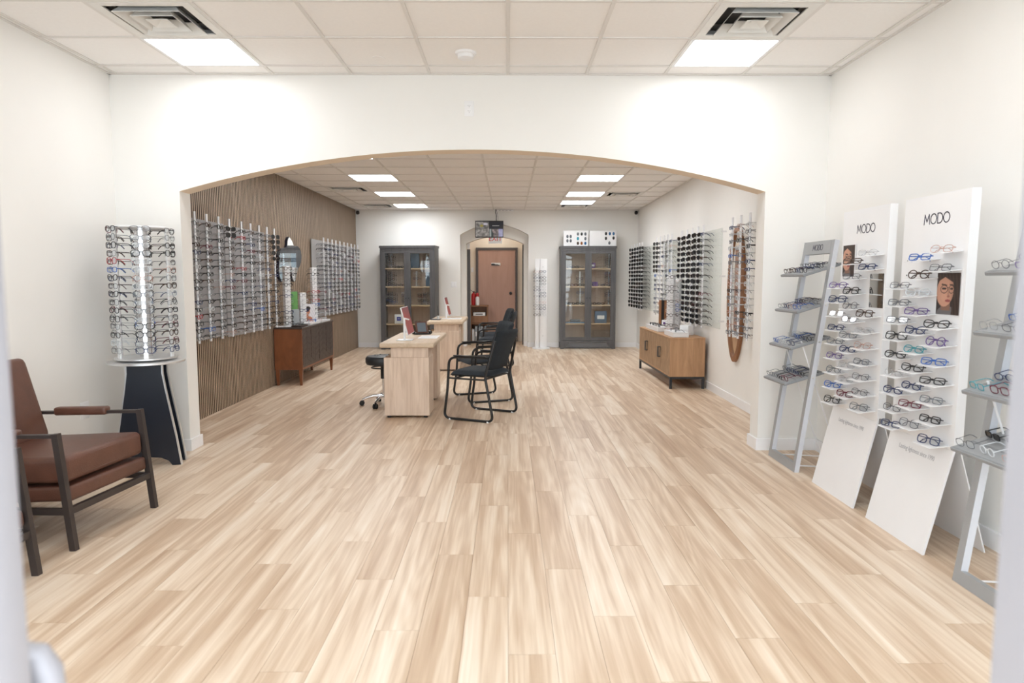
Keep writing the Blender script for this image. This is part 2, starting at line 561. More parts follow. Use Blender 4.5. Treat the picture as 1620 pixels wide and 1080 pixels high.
def arch_wall(x0, x1, z1, h0, h1, spring, apex, y0, y1, n=40):
    """wall slab x0..x1 with an arched opening h0..h1; material 0 faces, 1 inside of the arch"""
    mb = MB()
    hs = (h1 - h0) / 2; rise = apex - spring
    rad = (hs * hs + rise * rise) / (2 * rise); cx = (h0 + h1) / 2; cz = apex - rad
    arc = []
    for i in range(n + 1):
        x = h0 + (h1 - h0) * i / n
        arc.append((x, cz + math.sqrt(rad * rad - (x - cx) ** 2)))
    for y in (y0, y1):
        vs = [(x0, y, 0), (h0, y, 0), (h0, y, spring), (x0, y, z1), (x1, y, 0), (h1, y, 0), (h1, y, spring), (x1, y, z1)]
        mb.add(vs, [(0, 1, 2, 3), (5, 4, 7, 6)], 0)
        for i in range(n):
            (xa, za), (xb, zb) = arc[i], arc[i + 1]
            ta, tb = x0 + (x1 - x0) * i / n, x0 + (x1 - x0) * (i + 1) / n
            mb.add([(xa, y, za), (xb, y, zb), (tb, y, z1), (ta, y, z1)], [(0, 1, 2, 3)], 0)
    for i in range(n):
        (xa, za), (xb, zb) = arc[i], arc[i + 1]
        mb.add([(xa, y0, za), (xb, y0, zb), (xb, y1, zb), (xa, y1, za)], [(0, 1, 2, 3)], 1)
    for h in (h0, h1):
        mb.add([(h, y0, 0), (h, y1, 0), (h, y1, spring), (h, y0, spring)], [(0, 1, 2, 3)], 2)
    mb.add([(x0, y0, z1), (x1, y0, z1), (x1, y1, z1), (x0, y1, z1)], [(0, 1, 2, 3)], 0)
    return mb
AX0, AX1 = -2.60, 2.045
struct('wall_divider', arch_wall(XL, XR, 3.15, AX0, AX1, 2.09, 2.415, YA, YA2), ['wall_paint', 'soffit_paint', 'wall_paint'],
       'cream dividing wall with a wide shallow arch')
struct('wall_back', arch_wall(XL, xr(YB), 3.0, -0.975, 0.412, 2.29, 2.50, YB, YB + 0.22), ['wall_paint'] * 3, 'cream rear wall with an arched doorway')
struct('wall_niche', arch_wall(-1.3, 0.75, 3.0, -0.87, 0.325, 2.12, 2.27, YB + 0.22, YB + 0.5, 24), ['wall_paint'] * 3, 'narrower inner arch behind the rear doorway')
# corridor beyond
cb = MB()
cb.box(-1.05, -0.95, YB + 0.5, 15.4, -0.06, 2.75); cb.box(0.42, 0.52, YB + 0.5, 15.4, -0.06, 2.75)
cb.box(-1.05, 0.52, 15.32, 15.42, -0.06, 2.75); cb.box(-1.05, 0.52, YB + 0.5, 15.42, 2.70, 2.75)
struct('wall_corridor', cb, 'corridor_paint', 'warm beige corridor walls behind the arched doorway')
# baseboards
def baseboard(name, segs, t=0.016, h=0.095):
    mb = MB()
    for (xa, ya, xb, yb, nx, ny) in segs:
        mb.prism([(xa, ya), (xb, yb), (xb + nx * t, yb + ny * t), (xa + nx * t, ya + ny * t)], 0.0, h, 'z')
    struct(name, mb, 'trim_white', 'white baseboard')
baseboard('baseboard_left', [(XL, YF, XL, YA, 1, 0)])
baseboard('baseboard_right', [(XR, YF, XR, YA, -1, 0), (XR, YA2, XR, 7.2, -1, 0), (XR, 7.2, xr(YB), YB, -1, 0)])
baseboard('baseboard_divider', [(XL, YA, AX0, YA, 0, -1), (AX0, YA - 0.016, AX0, YA2 + 0.016, 1, 0),
                                (AX1, YA, XR, YA, 0, -1), (AX1, YA - 0.016, AX1, YA2 + 0.016, -1, 0), (AX1, YA2, XR, YA2, 0, 1)])
baseboard('baseboard_back', [(-3.07, YB, -0.975, YB, 0, -1), (0.412, YB, xr(YB), YB, 0, -1), (-0.975, YB, -0.975, YB + 0.22, 1, 0),
                             (0.412, YB, 0.412, YB + 0.22, -1, 0), (-0.975, YB + 0.22, -0.87, YB + 0.22, 0, -1), (0.325, YB + 0.22, 0.412, YB + 0.22, 0, -1),
                             (-0.70, 15.32, -0.95, 15.32, 0, -1)])
# slat cladding on the left wall of the rear room
sb = MB()
sb.box(XL, XL + 0.012, YA2, YB, 0.0, ZC2, 0)
struct('slat_backing', sb, 'slat_back', parent=wl)
sl = MB()
y = YA2 + 0.004
SP = 0.0425
while y < YB - 0.03:
    x0_, x1_, z1_ = XL + 0.012, XL + 0.034, ZC2 - 0.002
    sl.add([(x1_, y, 0), (x1_, y + 0.026, 0), (x1_, y + 0.026, z1_), (x1_, y, z1_), (x0_, y, 0), (x0_, y + 0.026, 0), (x0_, y + 0.026, z1_), (x0_, y, z1_)], [(0, 1, 2, 3)], 0)
    k0 = len(sl.v) - 8
    for f_ in ((4, 0, 3, 7), (1, 5, 6, 2), (5, 4, 7, 6)):
        sl.f.append(tuple(k0 + q for q in f_)); sl.m.append(1)
    y += SP
tag(struct('slats', sl, ['slat_oak', 'slat_core'], parent=wl), 'brown wooden slats', kind='stuff')

# ---- ceilings
def ceiling(name, label, y0, y1, z, xl, yl, skip, xright):
    base = struct(name, MB().box(XL, max(xright(y0), xright(y1)), y0, y1, z + 0.10, z + 0.14), 'grid_white', label)
    xs = [XL] + [x for x in xl if XL + 0.01 < x < xright(y1) - 0.01] + [None]
    ys = [y0] + [v for v in yl if y0 + 0.01 < v < y1 - 0.01] + [y1]
    t = MB().box(0, 1, 0, 1, 0.0, 0.012)
    to = t.build('ceiling_tile', 'tile_white', base, 0); me = to.data
    bpy.data.objects.remove(to)
    for j in range(len(ys) - 1):
        ym = (ys[j] + ys[j + 1]) / 2
        for i in range(len(xs) - 1):
            xa = xs[i]; xb = xs[i + 1] if xs[i + 1] is not None else xright(ys[j + 1])
            xm = (xa + xb) / 2
            if any(abs(xm - sx) < 0.1 and abs(ym - sy) < 0.1 for sx, sy in skip): continue
            o = bpy.data.objects.new('ceiling_tile', me)
            COL.objects.link(o); o.parent = base
            o.location = (xa + 0.003, ys[j] + 0.003, z + 0.007)
            o.scale = (xb - xa - 0.006, ys[j + 1] - ys[j] - 0.006, 1)
    for x in xs[1:-1]:
        MB().box(x - 0.012, x + 0.012, y0, y1, z - 0.001, z + 0.006).build('grid_bar', 'grid_white', base, 0)
    for v in ys[1:-1]:
        MB().box(XL, xright(v), v - 0.012, v + 0.012, z - 0.0005, z + 0.0065).build('grid_bar', 'grid_white', base, 0)
    # wall angle
    e = MB()
    e.box(XL, XL + 0.022, y0, y1, z - 0.002, z + 0.006); e.box(XL, xright(y1), y1 - 0.022, y1, z - 0.002, z + 0.006)
    e.box(XL, xright(y0), y0, y0 + 0.022, z - 0.002, z + 0.006)
    e.prism([(xright(y0), y0), (xright((y0 + y1) / 2), (y0 + y1) / 2), (xright(y1), y1), (xright(y1) - 0.022, y1), (xright((y0 + y1) / 2) - 0.022, (y0 + y1) / 2), (xright(y0) - 0.022, y0)], z - 0.002, z + 0.006, 'z')
    e.build('wall_angle', 'grid_white', base, 0)
    return base
FX = [0.61 * k for k in range(-5, 5)]
FY = sorted(5.285 - 0.60 * k for k in range(0, 8))
BX = [-0.295 + 0.6235 * k for k in range(-4, 5)]
BY = [9.30 + 0.60 * k for k in range(-6, 8)]
def cell(xs, ys, x, yv):
    xa = max(v for v in xs if v <= x); xb = min(v for v in xs if v > x)
    ya = max(v for v in ys if v <= yv); yb = min(v for v in ys if v > yv)
    return (xa, xb, ya, yb)
f_lights = [cell(FX, FY, x, yv) for x in (-2.1, 1.5) for yv in (5.0, 3.2, 1.4)]
f_vents = [cell(FX, FY, x, 4.4) for x in (-2.1, 1.5)]
b_lights = [cell(BX, BY, -1.8, yv) for yv in (7.8, 9.6, 11.4, 13.2)] + [cell(BX, BY, 1.25, yv) for yv in (7.8, 9.6, 11.4, 12.6)]  # nearest panel of the right row is unseen, added to light the room
b_vents = [cell(BX, BY, -2.4, 10.8), cell(BX, BY, -2.4, 13.2), cell(BX, BY, 1.85, 11.4), cell(BX, BY, 1.25, 13.2)]
mid = lambda c: ((c[0] + c[1]) / 2, (c[2] + c[3]) / 2)
ceiling('ceiling', 'white suspended tile ceiling of the front room', YF, YA, ZC1, FX, FY, [mid(c) for c in f_lights + f_vents], lambda y: XR)
ceiling('ceiling_rear', 'lower suspended tile ceiling of the rear room', YA2, YB, ZC2, BX, BY, [mid(c) for c in b_lights + b_vents], xr)

def ceiling_light(c, z, mtl, label, group):
    x, yv = mid(c); w, d = c[1] - c[0] - 0.026, c[3] - c[2] - 0.026
    t = thing('ceiling_light', label, 'ceiling light', (x, yv, z), 0, group)
    fr = MB()
    for s in (-1, 1):
        fr.box(s * w / 2 - 0.011, s * w / 2 + 0.011, -d / 2, d / 2, -0.003, 0.05)
        fr.box(-w / 2, w / 2, s * d / 2 - 0.011, s * d / 2 + 0.011, -0.003, 0.05)
    fr.box(-w / 2, w / 2, -d / 2, d / 2, 0.05, 0.056)
    fr.build('frame', 'metal_white', t, 0)
    MB().box(-w / 2 + 0.010, w / 2 - 0.010, -d / 2 + 0.010, d / 2 - 0.010, 0.002, 0.006).build('diffuser', mtl, t, 0)
side = lambda x: 'left' if x < 0 else 'right'
for c in f_lights:
    near = c[2] < 4.0
    ceiling_light(c, ZC1, 'diffuser_front', 'glowing square ceiling panel of the front room, %s side%s' % (side(c[0]), ', %s' % ('near the entrance' if c[2] < 2 else 'halfway from the entrance') if near else ', next to the arch wall'), 'front room ceiling panels')
lab = ['partly hidden behind the arch, right one added', 'nearest fully seen', 'middle of the row', 'farthest of the row']
for i, c in enumerate(b_lights):
    ceiling_light(c, ZC2, 'diffuser_back', 'glowing ceiling panel of the rear room, %s row, %s' % (side(c[0]), lab[i % 4]), 'rear room ceiling panels')

def ceiling_vent(c, z, label):
    x, yv = mid(c); w = c[1] - c[0] - 0.026; d = c[3] - c[2] - 0.026
    t = thing('ceiling_vent', label, 'air vent', (x, yv, z), 0, 'ceiling air vents')
    fr = MB()
    k = 0.055
    fr.box(-w / 2, w / 2, -d / 2, -d / 2 + k, -0.002, 0.006); fr.box(-w / 2, w / 2, d / 2 - k, d / 2, -0.002, 0.006)
    fr.box(-w / 2, -w / 2 + k, -d / 2 + k, d / 2 - k, -0.002, 0.006); fr.box(w / 2 - k, w / 2, -d / 2 + k, d / 2 - k, -0.002, 0.006)
    fr.build('frame', 'vent_white', t, 0)
    MB().box(-w / 2 + 0.01, w / 2 - 0.01, -d / 2 + 0.01, d / 2 - 0.01, 0.085, 0.09).build('duct', 'void_dark', t, 0)
    for a, b, zl, zh in ((0.198, 0.150, -0.020, 0.040), (0.128, 0.088, -0.020, 0.035), (0.066, 0.0, -0.018, 0.014)):
        lv = MB()
        vs = [(-a, -a, zl), (a, -a, zl), (a, a, zl), (-a, a, zl), (-b, -b, zh), (b, -b, zh), (b, b, zh), (-b, b, zh)]
        th = 0.004
        vs += [(p[0], p[1], p[2] + th) for p in vs]
        fs = []
        for i in range(4):
            j = (i + 1) % 4
            fs += [(i, j, 4 + j, 4 + i), (8 + i, 12 + i, 12 + j, 8 + j), (i, 8 + i, 8 + j, j), (4 + i, 4 + j, 12 + j, 12 + i)]
        lv.add(vs, fs)
        lv.build('louver', 'vent_white', t, 0)
    return t
ceiling_vent(f_vents[0], ZC1, 'square stepped air vent beside the left front ceiling panel')
ceiling_vent(f_vents[1], ZC1, 'square stepped air vent beside the right front ceiling panel')
ceiling_vent(b_vents[0], ZC2, 'air vent above the slat wall near the wavy mirror')
ceiling_vent(b_vents[1], ZC2, 'air vent in the far left corner of the rear ceiling')
ceiling_vent(b_vents[2], ZC2, 'air vent above the right wall display racks')
ceiling_vent(b_vents[3], ZC2, 'air vent behind the farthest right ceiling panel')
# corridor lamp
t = thing('ceiling_light', 'small warm ceiling lamp in the corridor', 'ceiling light', (-0.27, 14.95, 2.70))
MB().lathe([(0.16, 0.0), (0.16, -0.02), (0.15, -0.022)], 24).build('base', 'metal_white', t)
MB().lathe([(0.14, -0.022), (0.12, -0.06), (0.05, -0.075)], 24).build('diffuser', 'diffuser_corridor', t)
# smoke detector
t = thing('smoke_detector', 'round white smoke detector on the front ceiling', 'smoke detector', (-0.30, 4.99, ZC1 + 0.007))
MB().lathe([(0.075, 0), (0.075, -0.012), (0.068, -0.018)], 28).build('base', 'plastic_white', t)
MB().lathe([(0.058, -0.018), (0.056, -0.04), (0.04, -0.048), (0.01, -0.05)], 28).build('cover', 'plastic_white', t)
t = thing('ceiling_speaker', 'faint round cover on the front ceiling tile', 'cover plate', (-0.94, 5.12, ZC1 + 0.007))
MB().lathe([(0.05, 0), (0.05, -0.003), (0.045, -0.004)], 24).build('plate', 'tile_white', t)

# ---- storefront: open doorway, fixed leaf, glazing
alu = MB()
for xa, xb in ((0.492, 0.545), (-3.11, -3.05), (2.47, 2.53), (-1.43, -1.38), (1.45, 1.50)):
    alu.box(xa, xb, 0.56, 0.66, 0.0, 2.80)
alu.box(XL, XR, 0.561, 0.659, 2.12, 2.18); alu.box(XL, XR, 0.561, 0.659, 2.78, 2.84)
alu.box(XL, -1.38, 0.561, 0.659, 0.0, 0.12); alu.box(0.545, XR, 0.561, 0.659, 0.0, 0.12)
struct('window_frame', alu, 'aluminium', 'brushed aluminium storefront frame around the entrance')
struct('wall_front', MB().box(XL, XR, 0.52, 0.66, 2.84, 3.15), 'wall_paint', 'wall strip above the storefront glazing')
for i, (xa, xb, za, zb) in enumerate([(-3.05, -1.43, 0.12, 2.12), (0.545, 1.45, 0.12, 2.12), (1.50, 2.47, 0.12, 2.12), (-3.05, -1.43, 2.18, 2.78), (-1.38, 0.492, 2.18, 2.78), (0.545, 1.45, 2.18, 2.78), (1.50, 2.47, 2.18, 2.78)]):
    struct('window_%d' % (i + 1), MB().box(xa, xb, 0.605, 0.613, za, zb), 'pane', 'clear storefront pane')
t = thing('door_2', 'aluminium framed glass door leaf at the left edge of the entrance', None, (-0.454, 0.6, 0.0))
t['kind'] = 'structure'
MB().rbox(-0.075, 0.0, -0.022, 0.022, 0.01, 2.10, 0.004, 2).build('stile', 'aluminium', t)
MB().rbox(-0.94, -0.865, -0.022, 0.022, 0.01, 2.10, 0.004, 2).build('stile', 'aluminium', t)
MB().box(-0.865, -0.075, -0.02, 0.02, 0.01, 0.22).build('rail', 'aluminium', t)
MB().box(-0.865, -0.075, -0.02, 0.02, 2.03, 2.10).build('rail', 'aluminium', t)
MB().box(-0.865, -0.075, -0.003, 0.003, 0.22, 2.03).build('pane', 'pane', t)
ph = MB()
pts = [(-0.035, 0.022, 1.008), (-0.034, 0.045, 1.008), (-0.026, 0.062, 1.008), (-0.010, 0.066, 1.004), (-0.002, 0.066, 0.99), (0.0, 0.066, 0.96), (0.0, 0.066, 0.80),
       (-0.002, 0.066, 0.77), (-0.010, 0.066, 0.756), (-0.026, 0.062, 0.752), (-0.034, 0.045, 0.752), (-0.035, 0.022, 0.752)]
ph.tube([(p_[0] - 0.019, p_[1], p_[2] + 0.009) for p_ in pts], 0.018, 14)
ph.build('pull_handle', 'aluminium', t)
MB().box(XL - 4, XR + 4, -9.0, 0.52, -0.10, -0.03).build('pavement', 'pavement')
tag(bpy.data.objects['pavement'], 'grey concrete pavement outside the entrance', None, None, 'structure')

# ================================================================== EYEWEAR
def outline(style, a, b, n):
    p = {'round': 2.0, 'rect': 4.0, 'oval': 2.4, 'cat': 2.8, 'aviator': 2.4, 'square': 3.2}[style]
    out = []
    for i in range(n):
        t = 2 * PI * (i + 0.5) / n
        c, s_ = math.cos(t), math.sin(t)
        x = a * math.copysign(abs(c) ** (2 / p), c); z = b * math.copysign(abs(s_) ** (2 / p), s_)
        if style == 'cat': z += 0.16 * b * x / a
        if style == 'aviator': x *= 1.0 + 0.16 * z / b
        out.append((x, z))
    return out
DIM = {'round': (0.0235, 0.0225), 'rect': (0.0265, 0.0170), 'oval': (0.0260, 0.0190), 'cat': (0.0265, 0.0195), 'aviator': (0.0280, 0.0240), 'square': (0.0265, 0.0215)}
def eyewear(style, r, n=16, k=6, folded=False):
    """open eyeglasses standing on their rims: front faces -Y, temples run +Y; returns the five pieces"""
    a, b = DIM[style]
    zc = b + r
    fr = MB(); P = {}
    for s_ in (-1, 1):
        cx = s_ * (a + 0.010)
        ol = [(cx + s_ * x, 0.0, zc + z) for x, z in outline(style, a, b, n)]
        fr.tube(ol, r, k, closed=True)
        P['lens_%d' % s_] = MB().add([(p[0], -0.0005, p[2]) for p in ol], [tuple(range(n))], 1)
        hx = s_ * (2 * a + 0.0125); hz = zc + b * 0.45
        fr.tube([(s_ * (2 * a + 0.009), 0, hz), (hx, 0.003, hz)], r * 1.05, k)
        tp = MB()
        if folded:
            fy = 0.010 if s_ < 0 else 0.015
            tp.tube([(hx, 0.003, hz), (hx, fy, hz), (hx * 0.55, fy + 0.002, hz - 0.001), (-hx * 0.35, fy + 0.003, hz - 0.003), (-hx * 0.70, fy + 0.003, hz - 0.014), (-hx * 0.88, fy + 0.003, hz - 0.028)], r, k)
            P['temple_%d' % s_] = tp
            continue
        tp.tube([(hx, 0.003, hz), (hx + s_ * 0.002, 0.045, hz), (hx + s_ * 0.001, 0.090, hz - 0.001), (hx, 0.108, hz - 0.010), (hx - s_ * 0.002, 0.128, hz - 0.032)],
                [r, r * 0.9, r * 0.9, r * 1.15, r * 1.1], k)
        P['temple_%d' % s_] = tp
    fr.tube([(-0.0105, 0, zc + b * 0.30), (-0.004, -0.001, zc + b * 0.48), (0.004, -0.001, zc + b * 0.48), (0.0105, 0, zc + b * 0.30)], r, k)
    P['front'] = fr
    return P
def whole(P):
    mb = MB()
    for v in P.values(): mb.merge(v)
    return mb
_cache = {}
THICK = {'black': 0.0026, 'dark brown': 0.0026, 'navy blue': 0.0024, 'grey': 0.0022, 'silver': 0.0013, 'gunmetal': 0.0014, 'clear': 0.0024, 'red': 0.0024,
         'blue': 0.0024, 'rose gold': 0.0014, 'teal': 0.0022, 'burgundy': 0.0025, 'amber': 0.0026, 'violet': 0.0022}
def temp_mesh(mb, name, mats):
    o = mb.build(name, mats, None, 50)
    me = o.data
    bpy.data.objects.remove(o)
    return me
def specs(style, colour, label, loc, rz, group, parts=True, sun=False, tilt=0.0, scale=1.0, name=None, folded=False):
    lensm = 'lens_dark' if sun else 'lens'
    key = (style, colour, parts, sun, folded)
    r = THICK[colour] * (1.3 if sun else (1.1 if parts else 1.45))
    if key not in _cache:
        P = eyewear(style, r, 18 if parts else 12, 6 if parts else 4, folded)
        if parts:
            _cache[key] = {n: temp_mesh(mb, n.split('_')[0], ['frame_' + colour, lensm]) for n, mb in P.items()}
        else:
            _cache[key] = temp_mesh(whole(P), 'eyeglasses', ['frame_' + colour, lensm])
    nm = name or ('sunglasses' if sun else 'eyeglasses')
    cat = 'sunglasses' if sun else 'eyeglasses'
    if parts:
        root = bpy.data.objects.new(nm, None); root.empty_display_size = 0.03
        COL.objects.link(root)
        for n, me in _cache[key].items():
            o = bpy.data.objects.new(n.split('_')[0], me)
            COL.objects.link(o); o.parent = root
    else:
        root = bpy.data.objects.new(nm, _cache[key]); COL.objects.link(root)
    root.location = loc
    root.rotation_euler = Euler((tilt, 0, rz))
    if scale != 1.0: root.scale = (scale,) * 3
    tag(root, label, cat, group)
    return root
# everything past the nearest three hundred goes into one mesh
REST = MB()
REST_COL = list(FRAMES.keys())
REST_MATS = ['frame_' + c for c in REST_COL] + ['lens_dark']
_rc = {}
def rest_specs(style, colour, loc, rz, scale=1.0, lens=False):
    key = (style, colour)
    if key not in _rc:
        P = eyewear(style, THICK[colour] * 1.5, 9, 3)
        mb = MB()
        for n, v in P.items():
            if n.startswith('lens'): continue
            mb.merge(v)
        _rc[key] = mb
    REST.merge(_rc[key], Tm(loc, 0, 0, rz, scale), {0: REST_COL.index(colour), 1: len(REST_COL)})
STY = ['rect', 'round', 'oval', 'cat', 'square', 'rect', 'square', 'oval']
SHAPE = {'rect': 'rectangular', 'round': 'round', 'oval': 'oval', 'cat': 'cat-eye', 'square': 'square', 'aviator': 'aviator'}
rg = random.Random(5)
def pick(weights):
    return rg.choices(list(weights.keys()), list(weights.values()))[0]
MIX_OPT = {'black': 8, 'dark brown': 4, 'navy blue': 3, 'grey': 2.5, 'gunmetal': 5, 'silver': 2, 'clear': 1, 'burgundy': 0.8, 'red': 0.35, 'rose gold': 0.5, 'blue': 0.3}
MIX_LIGHT = {'clear': 4, 'silver': 4, 'grey': 3, 'gunmetal': 2, 'rose gold': 1.5, 'navy blue': 2, 'black': 2, 'blue': 0.7}
MIX_MODO = {'navy blue': 4, 'gunmetal': 4, 'grey': 3, 'clear': 2, 'silver': 2, 'violet': 1.5, 'blue': 1.5, 'rose gold': 1.2, 'teal': 0.8, 'burgundy': 1.2, 'black': 2, 'dark brown': 1}

# ================================================================== WALL RACKS
def rack(name, label, sgn, rod_x, rods, z0, z1, wall_x, panel=None, panel_mat='acrylic_grey', rail=True, group='wall display racks', standoffs=()):
    """vertical rods carrying eyewear; sgn +1 when it hangs on the left wall (faces +x), -1 on the right"""
    t = thing(name, label, 'display rack', (0, 0, 0), 0, group)
    for y in rods:
        rb = MB()
        rb.tube([(rod_x, y, z0), (rod_x, y, z1)], 0.0125, 12)
        ro = rb.build('rod', 'rod_metal', t)
        pg = MB()
        for i in range(17):
            z = z0 + 0.05 + i * (z1 - z0 - 0.14) / 16
            pg.box(min(rod_x, rod_x + sgn * 0.022), max(rod_x, rod_x + sgn * 0.022), y - 0.011, y + 0.011, z - 0.004, z)
        tag(pg.build('pegs', 'acrylic_shelf', ro, 0), kind='stuff')
    if panel:
        for (ya, yb, za, zb) in panel:
            pm = MB().box(min(wall_x + sgn * 0.022, wall_x + sgn * 0.030), max(wall_x + sgn * 0.022, wall_x + sgn * 0.030), ya, yb, za, zb)
            pm.build('panel', panel_mat, t, 0)
    if rail:
        ya, yb = rods[0], rods[-1]
        ya, yb = min(ya, yb) - 0.06, max(ya, yb) + 0.06
        for z in (z0 + 0.035, z1 - 0.10):
            rl = MB().tube([(rod_x - sgn * 0.016, ya, z), (rod_x - sgn * 0.016, yb, z)], 0.004, 6)
            for y in (ya + 0.01, (ya + yb) / 2, yb - 0.01):
                rl.tube([(rod_x - sgn * 0.016, y, z), (wall_x, y, z)], 0.004, 6)
            rl.build('rail', 'chrome', t)
    for (y, z) in standoffs:
        MB().tube([(wall_x, y, z), (wall_x + sgn * 0.075, y, z)], 0.011, 10).build('standoff', 'chrome', t)
    return t
def rod_rows(z0, z1, n): return [z1 - 0.12 - i * (z1 - z0 - 0.16) / (n - 1) for i in range(n)]

WS = XL + 0.034          # face of the slats
RX = -2.945
r1 = [6.50, 6.755, 7.03, 7.30, 7.63, 7.90, 8.165, 8.43, 8.69]
rack('eyewear_rack', 'long rack of nine silver rods on the slat wall just past the arch', 1, RX, r1, 0.785, 2.03, WS,
     [(6.42, 7.40, 0.79, 1.985), (7.42, 8.62, 0.77, 1.975)])
r2 = [11.0, 11.265, 11.53, 11.78, 12.06, 12.36, 12.63, 12.93, 13.22, 13.47]
rack('eyewear_rack', 'rack of ten silver rods at the far end of the slat wall', 1, RX, r2, 0.80, 2.055, WS, [(10.68, 13.60, 0.79, 2.02)])
RXR = 2.405
n1 = [7.38, 7.12, 6.845]
rack('eyewear_rack', 'rack of three rods hanging in front of the oval wooden mirror', -1, RXR, n1, 0.775, 2.055, 2.53,
     [(6.66, 6.80, 0.80, 1.99)], 'acrylic_clear')
m1 = [9.60, 9.32, 9.06, 8.79, 8.545]
rack('eyewear_rack', 'rack of five rods with dark sunglasses above the right sideboard', -1, 2.425, m1, 0.79, 2.065, xr(9), [(8.14, 9.72, 0.80, 2.0)],
     'acrylic_clear', standoffs=((8.02, 1.95), (8.02, 1.43), (8.02, 0.90)))
m2 = [11.30, 11.02, 10.76, 10.50, 10.26]
rack('eyewear_rack', 'middle rack of five rods on the right wall', -1, 2.44, m2, 0.81, 2.075, xr(10.8), [(9.90, 11.4, 0.82, 2.0)], 'acrylic_clear')
m3 = [13.66, 13.38, 13.12, 12.87, 12.62]
rack('eyewear_rack', 'farthest rack on the right wall next to the glass cabinet', -1, 2.46, m3, 0.82, 2.07, xr(13.1), [(11.95, 13.75, 0.82, 2.0)], 'acrylic_clear')

def hang(rods, rx, sgn, z0, z1, n, mix, where, group, mode, styles=STY):
    """mode(rod index, row) -> 'obj', 'sun', 'rest' or None"""
    rz = R(90) if sgn > 0 else R(-90)
    for i, y in enumerate(rods):
        for j, z in enumerate(rod_rows(z0, z1, n)):
            md = mode(i, j)
            if md is None: continue
            st, c = rg.choice(styles), pick(mix)
            jit = R(rg.uniform(-5, 5))
            loc = (rx + sgn * 0.017, y, z - 0.012)
            if md == 'rest':
                rest_specs(st, c, loc, rz + jit)
            elif md == 'sun':
                c = rg.choice(['black', 'black', 'black', 'dark brown', 'gunmetal']); st = rg.choice(['square', 'aviator', 'square', 'cat'])
                specs(st, c, '%s %s sunglasses, %s from top, %s rod of the %s' % (c, SHAPE[st], ordn(j), ordn(i), where), loc, rz + jit - sgn * R(20), group, False, True, scale=1.15)
            else:
                specs(st, c, '%s %s eyeglasses, %s from top, %s rod of the %s' % (c, SHAPE[st], ordn(j), ordn(i), where), loc, rz + jit, group, False)
hang(r1, RX, 1, 0.785, 2.03, 17, MIX_OPT, 'near slat wall rack', 'eyeglasses on the near left rack',
     lambda i, j: 'sun' if (i == 3 and j < 2) or (i == 8 and j < 5) else ('obj' if i < 3 else 'rest'))
hang(r2, RX, 1, 0.80, 2.055, 17, MIX_OPT, '', '', lambda i, j: 'rest')
hang(n1, RXR, -1, 0.775, 2.055, 16, MIX_LIGHT, 'rack before the oval mirror', 'eyeglasses by the oval mirror', lambda i, j: 'obj')
hang(m1, 2.425, -1, 0.79, 2.065, 16, MIX_OPT, 'rack above the sideboard', 'sunglasses above the right sideboard', lambda i, j: 'sun' if i < 4 else 'rest')
hang(m2, 2.44, -1, 0.81, 2.075, 16, MIX_LIGHT, 'middle right wall rack', 'sunglasses on the middle right rack', lambda i, j: 'sun' if (i == 0 and j < 7) else 'rest')
hang(m3, 2.46, -1, 0.82, 2.07, 16, MIX_OPT, 'far right wall rack', 'sunglasses on the far right rack', lambda i, j: 'sun')

# ================================================================== OVAL MIRROR, WAVY MIRROR
t = thing('oval_mirror', 'tall narrow oval mirror in a brown wooden frame on the right wall', 'mirror', (2.53, 7.54, 0.48))
def ell(a, b, n=64, c=0.0): return [(a * math.cos(2 * PI * i / n), c + b * math.sin(2 * PI * i / n)) for i in range(n)]
mo = MB()
o1, o2 = ell(0.275, 0.75, c=0.75), ell(0.215, 0.69, c=0.75)
n = len(o1)
vs = []
for ring, x in ((o1, 0.0), (o1, -0.028), (o2, -0.034), (o2, 0.0)):
    vs += [(x, p[0], p[1]) for p in ring]
fs = []
for k in range(4):
    k2 = (k + 1) % 4
    for i in range(n):
        fs.append((k * n + i, k * n + (i + 1) % n, k2 * n + (i + 1) % n, k2 * n + i))
mo.add(vs, fs)
mo.build('frame', 'mirror_oak', t)
MB().prism(ell(0.217, 0.692, c=0.75), -0.014, -0.008, 'x').build('glass', 'mirror', t)

t = thing('wavy_mirror', 'wavy edged frameless mirror on the slat wall above the credenza', 'mirror', (WS, 9.60, 1.36))
wavy = [(0.05, 0.60), (-0.02, 0.62), (-0.09, 0.57), (-0.13, 0.48), (-0.22, 0.46), (-0.33, 0.45), (-0.42, 0.41), (-0.47, 0.34), (-0.46, 0.25), (-0.49, 0.15),
        (-0.46, 0.05), (-0.38, 0.0), (-0.28, 0.03), (-0.18, 0.08), (-0.08, 0.10), (0.0, 0.13), (0.06, 0.08), (0.11, 0.02), (0.18, 0.0), (0.24, 0.04), (0.29, 0.12), (0.37, 0.19),
        (0.46, 0.24), (0.52, 0.31), (0.53, 0.39), (0.49, 0.46), (0.41, 0.50), (0.32, 0.51), (0.24, 0.50), (0.17, 0.52), (0.11, 0.57)]
def smooth_loop(p, k=4):
    out = []
    n = len(p)
    for i in range(n):
        p0, p1, p2, p3 = [Vector(p[(i + d) % n]) for d in (-1, 0, 1, 2)]
        for j in range(k):
            u = j / k
            out.append(tuple(0.5 * ((2 * p1) + (p2 - p0) * u + (2 * p0 - 5 * p1 + 4 * p2 - p3) * u * u + (3 * p1 - p0 - 3 * p2 + p3) * u ** 3)))
    return out
wl_ = smooth_loop(wavy)
MB().prism(wl_, 0.001, 0.034, 'x').build('backing', 'mirror_edge', t)
MB().prism([(a * 0.975 + 0.001, (b - 0.3) * 0.975 + 0.3) for a, b in wl_], 0.034, 0.038, 'x').build('glass', 'mirror', t)

